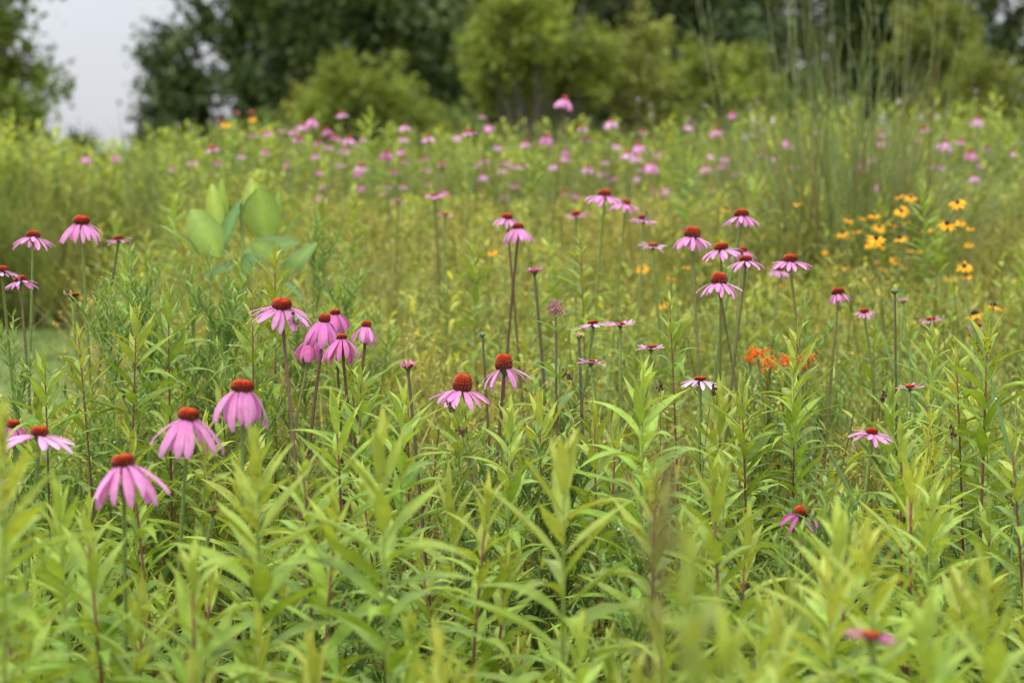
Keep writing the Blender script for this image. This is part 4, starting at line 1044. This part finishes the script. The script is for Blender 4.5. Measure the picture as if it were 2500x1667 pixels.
# a bluish clump at the left crest before the dark tree
for (xu, dd, nn, hh, lb) in [(500, 10.4, 46, 1.15, 'bluish tall grass clump at the left crest before the airy dark trees'), (440, 10.9, 26, 1.0, 'thin tall grass left of the bluish crest clump')]:
    p = at(xu * K, 430, dd); t = empty('bluestem_clump', (p.x, p.y, G(p.x, p.y))); tag(t, lb, 'grass clump', 'tall grass at the crest')
    b = Buf()
    for k in range(nn):
        V, Q, C = strip(random.uniform(.6, 1.0) * hh, .009, 5, random.uniform(1.3, 1.55), random.uniform(.5, 1.4), BLADE, 2)
        b.add(V @ rot_np(random.uniform(0, 6.28), 0).T + np.array([random.gauss(0, .13), random.gauss(0, .1), 0]), Q, C * np.array((.13, .22, .085)) * random.uniform(.75, 1.2))
    bl = child('blades', b.mesh('blades', MASS), t); bl['kind'] = 'stuff'

# ------------------------------------------------------------------ brown seed stalks, the blurred near plume
for (bxp, byp, x, y, d, lb) in [(1120, 1010, 1032, 930, 3.6, 'brown sedge head touching the lower central bloom'), (1130, 1050, 1058, 986, 3.6, 'small brown sedge head below the lower central bloom'), (1520, 1020, 1300, 858, 3.7, 'brown sedge head on a long slanting stem in the centre'),
                                (1600, 1010, 1640, 890, 3.95, 'brown sedge head hanging by the white-pink bloom'), (1517, 1000, 1517, 885, 4.0, 'thin dark seed spike left of the white-pink bloom'), (1985, 960, 2030, 905, 4.1, 'brown seed spike right of the orange butterfly weed'),
                                (2185, 1010, 2188, 985, 3.8, 'dark seed spike right of the sharp small-disc bloom'), (1450, 1300, 1385, 1385, 3.0, 'grey-brown bent seed head low in the centre'), (1000, 520, 1016, 385, 7.4, 'thin dark spike in the middle field above the salmon bloom'),
                                (700, 1120, 712, 1040, 3.4, 'loose brown sedge head right of the highest droopy bloom')]:
    e = at(x * K, y * K, d); m0 = at(bxp * K, byp * K, d); dirv = (m0 - e); base = Vector((m0.x + dirv.x * .6, m0.y + .02, 0)); base.z = G(base.x, base.y)
    t = empty('sedge_stalk', base); tag(t, lb, 'seed stalk', 'brown seed stalks')
    pts = []
    P0, P1, P2 = Vector((0, 0, -.01)), m0 - base, e - base
    for k in range(9):
        f = k / 8; pts.append(P0 * (1 - f) ** 2 + P1 * 2 * f * (1 - f) + P2 * f * f)
    child('stem', Buf().add(*tube(pts, .0012, .0009, 4, (.16, .17, .06), (.17, .13, .06))).mesh('stem', STEM), t)
    b = Buf(); ax = (pts[-1] - pts[-2]).normalized()
    for k in range(20):
        q = pts[-1] - ax * random.uniform(-.004, .012) + Vector((random.gauss(0, .0022), random.gauss(0, .0022), random.gauss(0, .0022)))
        b.add(*blob(q, (.0019, .0019, .0026), 5, 3, np.array((.085, .042, .018)) * random.uniform(.6, 1.5)))
    child('seed_head', b.mesh('seed_head', CONE_M), t)

tp = at(1548 * K, 1010 * K, 1.15); bt = at(1505 * K, 1400 * K, 1.17)
base = Vector((bt.x - .03, bt.y, G(bt.x, bt.y))); t = empty('dry_grass_plume', base); tag(t, 'brown dry grass plume, very blurred and upright, closest thing right of the centre', 'grass plume')
child('stem', Buf().add(*tube([(0, 0, 0), bt - base, tp - base], .0013, .0008, 5, (.16, .12, .06))).mesh('stem', STEM), t)
b = Buf()
for k in range(75):
    f = random.random(); q = (bt - base).lerp(tp - base, f) ; sp_ = .0075 * math.sin(math.pi * min(1, f + .08)) + .001
    b.add(*blob(q + Vector((random.gauss(0, sp_ * .5), random.gauss(0, sp_ * .5), 0)), (.0012, .0012, .003), 4, 3, np.array((.15, .095, .045)) * random.uniform(.7, 1.3)))
child('seed_head', b.mesh('seed_head', CONE_M), t)


# ------------------------------------------------------------------ meadow mass: plants nobody could count, joined
def proto_forb(seed, n, h, ln, wd, c0, c1, dn=.0, stem=(.16, .18, .05), up=.5):
    r = random.Random(seed); b = Buf(); az = 0
    b.add(*tube([(0, 0, 0), (.01, 0, h * .5), (0, .01, h * .98)], .003, .0015, 3, stem))
    for k in range(n):
        f = k / n; az += 2.4 + r.uniform(-.4, .4)
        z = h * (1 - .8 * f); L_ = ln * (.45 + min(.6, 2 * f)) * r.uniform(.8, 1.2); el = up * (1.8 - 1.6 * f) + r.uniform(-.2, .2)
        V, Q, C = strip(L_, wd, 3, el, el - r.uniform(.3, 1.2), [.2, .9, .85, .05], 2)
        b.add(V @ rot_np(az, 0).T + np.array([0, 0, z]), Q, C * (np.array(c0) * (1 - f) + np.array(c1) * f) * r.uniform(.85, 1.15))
    return b.get()

def proto_feather(seed, h, c, dot=None):
    r = random.Random(seed); b = Buf(); c = np.array(c)
    b.add(*tube([(0, 0, 0), (.008, .005, h * .5), (0, 0, h)], .0022, .001, 3, c * .9))
    for k in range(11):
        z = h * r.uniform(.35, .95); a = r.uniform(0, 6.28); l = (h - z) * .6 + .05
        e = np.array([math.cos(a) * l * .55, math.sin(a) * l * .55, z + l * .75]); s = np.array([0, 0, z])
        b.add(*tube([s, e], .001, .0007, 3, c))
        for j in range(6):
            p = s + (e - s) * r.uniform(.15, 1)
            V, Q, C = strip(r.uniform(.018, .04), .0045, 2, .2, -.3, [.3, 1, .05], 2)
            b.add(V @ rot_np(r.uniform(0, 6.28), r.uniform(-.1, 1.1)).T + p, Q, C * c * r.uniform(.85, 1.3))
        if dot is not None:
            for j in range(4):
                p = e + np.array([r.gauss(0, .008), r.gauss(0, .008), r.gauss(.004, .006)])
                V, Q, C = strip(.006, .005, 1, .3, 0, [1, .8], 2)
                b.add(V @ rot_np(r.uniform(0, 6.28), r.uniform(0, 1.2)).T + p, Q, C * np.array(dot) * r.uniform(.8, 1.2))
    return b.get()

def proto_tuft(seed, n, h, wd, cs, spread=.03):
    r = random.Random(seed); b = Buf()
    for k in range(n):
        V, Q, C = strip(h * r.uniform(.5, 1.1), wd, 4, r.uniform(1.15, 1.55), r.uniform(-.3, 1.3), BLADE, 2)
        b.add(V @ rot_np(r.uniform(0, 6.28), 0).T + np.array([r.gauss(0, spread), r.gauss(0, spread), 0]), Q, C * np.array(r.choice(cs)) * r.uniform(.8, 1.2))
    return b.get()

def proto_cover(seed):
    r = random.Random(seed); b = Buf()
    for k in range(5):
        a = r.uniform(0, 6.28); e = np.array([r.gauss(0, .05), r.gauss(0, .05), r.uniform(.06, .24)])
        b.add(*tube([(0, 0, 0), e * .6 + np.array([0, 0, .02]), e], .0012, .0008, 3, (.15, .14, .05)))
        for j in range(7):
            p = e * r.uniform(.25, 1)
            V, Q, C = strip(r.uniform(.02, .055), r.uniform(.006, .014), 3, .3, -.6, [.2, 1, .8, .05], 2)
            b.add(V @ rot_np(r.uniform(0, 6.28), r.uniform(-.3, .8)).T + p, Q, C * np.array((.15, .225, .045)) * r.uniform(.6, 1.4))
        for j in range(7):      # tiny tan seed heads
            p = e + np.array([r.gauss(0, .016), r.gauss(0, .016), r.gauss(.0, .02)])
            V, Q, C = strip(.004, .0035, 1, .3, 0, [1, .8], 2)
            b.add(V @ rot_np(r.uniform(0, 6.28), r.uniform(0, 1.2)).T + p, Q, C * np.array(r.choice([(.34, .27, .08), (.25, .15, .05), (.30, .30, .08)])))
    return b.get()

def spots(dens, d0, d1, wide=1.3, seed=0):
    """points on the ground inside a wedge a little wider than the view"""
    r = np.random.default_rng(seed); hw = .2118 * wide
    m_ = .62                                       # the meadow goes on to both sides of the view
    area = hw * (d1 ** 2 - d0 ** 2) + 2 * m_ * (d1 - d0); n = int(dens * area)
    yy_ = np.linspace(d0, d1, 400); cw_ = np.cumsum(yy_ * hw + m_); y = np.interp(r.random(n) * cw_[-1], cw_, yy_); x = r.uniform(-1, 1, n) * (y * hw + m_)
    k = ~on_path(x, y)
    return x[k], y[k]

def lay(name, label, cat, protos, x, y, s0, s1, tint, mat=MASS, lean=.12, hmul=None, clear=None):
    n = len(x); r = np.random.default_rng(n)
    sc = r.uniform(s0, s1, n); hs = sc.copy() if hmul is None else sc * hmul
    keep = np.ones(n, bool)
    if clear:
        for i in range(n):
            g = G(x[i], y[i]); z = clear_height(x[i], y[i], g + hs[i] * clear, .11)
            if z < g + hs[i] * clear:
                q = (z - g) / clear
                if q < .16: keep[i] = False
                hs[i] = max(q, .05); sc[i] = min(sc[i], hs[i] * 1.4)
    x, y, sc, hs, tint = x[keep], y[keep], sc[keep], hs[keep], tint[keep]; n = len(x)
    buf = scatter_np(protos, np.stack([x, y], -1), ground(x, y) - .005, r.uniform(0, 6.28, n), sc, r.normal(0, lean, (n, 2)), tint, r.integers(0, len(protos), n), hs)
    o = single(name, buf.mesh(name, mat)); tag(o, label, cat, kind='stuff')
    return o

def tints(x, y, a, b_, sc=.9, seed=1, jit=.27):
    r = np.random.default_rng(seed + len(x)); t_ = np.clip(.5 + .6 * noise2(x, y, sc, seed), 0, 1)[:, None]
    return (np.array(a)[None] * (1 - t_) + np.array(b_)[None] * t_) * r.uniform(1 - jit, 1 + jit, (len(x), 1))

# ground cover close to the camera; tints darkened, painting shade into the low gaps
x, y = spots(230, 1.5, 5.4, 1.1, 3)
lay('ground_cover', 'low tangled ground cover with tiny tan seed heads between the stems', 'ground cover', [proto_cover(i) for i in range(7)], x, y, .8, 1.5, tints(x, y, (.7, .72, .65), (1.05, .92, .75)))
# leafy herbs filling between the goldenrods, near
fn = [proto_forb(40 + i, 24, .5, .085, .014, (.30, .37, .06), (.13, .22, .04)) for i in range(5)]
x, y = spots(46, 2.3, 5.2, 1.15, 5)
k = (np.abs(x / y) > .225) | (np.arange(len(x)) % 2 == 0)
x, y = x[k], y[k]
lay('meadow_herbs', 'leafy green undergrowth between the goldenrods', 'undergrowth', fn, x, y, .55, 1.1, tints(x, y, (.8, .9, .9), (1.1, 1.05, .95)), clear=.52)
# outside the frame the same plants stand taller
# mid field: feathery herbs, forbs, thin grass
ff = [proto_feather(60 + i, .55, (.255, .285, .075), (.42, .36, .09) if i % 2 else None) for i in range(6)]
x, y = spots(74, 4.5, 10.8, 1.1, 7)
lay('feathery_herbs', 'fine feathery yellow-green herbs filling the middle of the field', 'undergrowth', ff, x, y, .85, 1.35, tints(x, y, (.95, 1.2, 1.0), (1.7, 1.36, 1.35), .75, 4), clear=.56)
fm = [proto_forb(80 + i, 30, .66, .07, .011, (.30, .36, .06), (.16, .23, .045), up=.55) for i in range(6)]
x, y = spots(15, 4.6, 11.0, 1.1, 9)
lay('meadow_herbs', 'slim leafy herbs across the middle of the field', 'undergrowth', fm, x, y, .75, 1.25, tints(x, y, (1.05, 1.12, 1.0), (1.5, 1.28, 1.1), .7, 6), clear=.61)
gt = [proto_tuft(90 + i, 13, .55, .0045, [(.23, .285, .08), (.30, .33, .115), (.42, .36, .18)]) for i in range(6)]
x, y = spots(150, 4.3, 11.5, 1.1, 11)
lay('meadow_grass', 'thin green and straw coloured grass across the field', 'grass', gt, x, y, .8, 1.6, tints(x, y, (.85, 1.12, .95), (1.5, 1.12, 1.05), .75, 8), clear=.6)
x, y = spots(60, 2.5, 4.4, 1.1, 17)
lay('meadow_grass', 'fine grass blades mixed between the near goldenrods', 'grass', gt, x, y, .6, 1.3, tints(x, y, (.8, .95, .85), (1.1, 1.0, .9), .8, 18), clear=.6)
# crest and beyond
fc = [proto_forb(110 + i, 34, .9, .10, .021, (.30, .37, .065), (.12, .20, .05), up=.5) for i in range(6)]
x, y = spots(30, 9.6, 16.5, 1.1, 13)
hm = np.where(x / y < -.115, 1.12, np.where(x / y > .09, 1.08, .95)) * (1 + .14 * noise2(x, y, 1.6, 5))
lay('crest_herbs', 'taller leafy herbs along the crest of the meadow', 'undergrowth', fc, x, y, .72, 1.05, tints(x, y, (.85, 1.0, .95), (1.25, 1.1, .9), 1.1, 3), hmul=hm, clear=.92)
gc = [proto_tuft(130 + i, 16, .85, .007, [(.16, .23, .07), (.20, .25, .08), (.27, .24, .11)], .05) for i in range(5)]
x, y = spots(26, 9.5, 16.5, 1.1, 15)
lay('crest_grass', 'tall soft grass along the crest of the meadow', 'grass', gc, x, y, .75, 1.2, tints(x, y, (.85, .98, .95), (1.15, 1.0, .9), 1.0, 2), clear=.8)
# dark hedge-like herbs on the far side of the mown path
xx = rng.uniform(-4.2, -1.0, 300); yy = rng.uniform(11.1, 12.6, 300)
lay('path_edge_herbs', 'darker leafy growth along the far side of the mown path', 'undergrowth', fc, xx, yy, .75, 1.1, tints(xx, yy, (1.05, 1.15, .95), (1.35, 1.25, 1.0), 1.3, 7), clear=.92)
xx = rng.uniform(-4.2, -1.0, 420); yy = rng.uniform(10.35, 11.4, 420)
lay('path_edge_herbs', 'low pale herbs sloping down to the mown path', 'undergrowth', fm, xx, yy, .35, 1.0, tints(xx, yy, (.9, 1.0, .9), (1.2, 1.1, .9), 1.3, 9), hmul=np.clip(.35 + (yy - 10.35) * .7, .3, 1.1))
x, y = spots(46, 7.6, 10.6, 1.1, 21)
lay('feathery_herbs', 'pale feathery herbs in front of the crest', 'undergrowth', ff, x, y, .6, 1.15, tints(x, y, (1.1, 1.1, .9), (1.45, 1.25, 1.0), .8, 14), clear=.56)
# short lawn blades
lb_ = [proto_tuft(150 + i, 10, .05, .004, [(.13, .20, .055), (.17, .22, .07)], .03) for i in range(4)]
xx = rng.uniform(-4.0, PX1, 3600); yy = rng.uniform(PY0, PY1, 3600)
lay('lawn_grass', 'short blades of the mown grass path', 'grass', lb_, xx, yy, .7, 1.2, tints(xx, yy, (.9, .95, .9), (1.1, 1.05, 1), 1, 2))

# tiny white flowers low among the stems, dew on the blades
b = Buf()
for k in range(260):
    d = random.uniform(2.6, 3.9); u = random.choice([random.gauss(1500, 110), random.gauss(1560, 260), random.gauss(560, 140)]); x_ = (u - CX) / FPX * d
    p = Vector((x_, d, G(x_, d) + random.uniform(.12, .34)))
    for s in range(4):
        V, Q, C = strip(.0035, .0022, 1, .2, 0, [.8, .8], 2)
        b.add(V @ rot_np(1.57 * s, .2).T + np.array(p), Q, C * np.array((.75, .76, .70)))
o = single('white_flowers', b.mesh('white_flowers', PETAL_M)); tag(o, 'tiny white bedstraw flowers speckled low among the stems', 'flowers', kind='stuff')

mdew = bpy.data.materials.new('dew'); mdew.use_nodes = True
pb = mdew.node_tree.nodes['Principled BSDF']; pb.inputs['Base Color'].default_value = (.95, .97, 1, 1); pb.inputs['Roughness'].default_value = .03  # white body colour stands in for the glint of the drops
pb.inputs['Transmission Weight'].default_value = .45; pb.inputs['IOR'].default_value = 1.33
for o_ in [o for o in scn.collection.objects if o.name.startswith('foliage') and o.parent and o.parent.name.startswith('aster')]:
    vv = o_.data.vertices
    for k in range(7):
        q = vv[random.randrange(len(vv))].co + o_.parent.location
        if proj(q)[0] < 1000 or random.random() < .25: DEW.append(q + Vector((0, 0, .001)))
b = Buf()
for p in DEW: b.add(*blob(p, random.uniform(.0012, .0022), 8, 6))
if DEW:
    o = single('dew_drops', b.mesh('dew_drops', mdew)); tag(o, 'dew drops, coloured white for sparkle, sitting along the grass blades', 'dew', kind='stuff')
# seat each bee on the petal or cone it clings to
bpy.context.view_layer.update(); dg = bpy.context.evaluated_depsgraph_get()
for o_, (x_, y_), key in zip(BEES, [(676, 731), (1489, 490)], [(647, 692), (1478, 498)]):
    host = placed[key][0]; best = None
    for k in range(160):
        a = k * 2.4; r_ = 1.6 * math.sqrt(k); dv = ray((x_ + r_ * math.cos(a)) * K, (y_ + r_ * math.sin(a)) * K).normalized()
        hit, loc, nrm, _, ob, _ = scn.ray_cast(dg, cam_o.location + dv * .5, dv)
        if hit and ob.parent == host and ob.name.startswith(('petal', 'cone')) and (best is None or (k < 70 and loc.y < best[0].y - .004)):
            best = (loc, nrm if nrm.dot(dv) < 0 else -nrm)
    if best:
        q = best[1].to_track_quat('Z', 'X'); o_.rotation_mode = 'QUATERNION'; o_.rotation_quaternion = q
        o_.location = best[0] + best[1] * .0055
    print('bee seated', bool(best))
print('objects', len(bpy.data.objects), 'goldenrods', len(GOLD), 'tris', sum(len(o.data.polygons) * 2 for o in bpy.data.objects if o.type == 'MESH'))
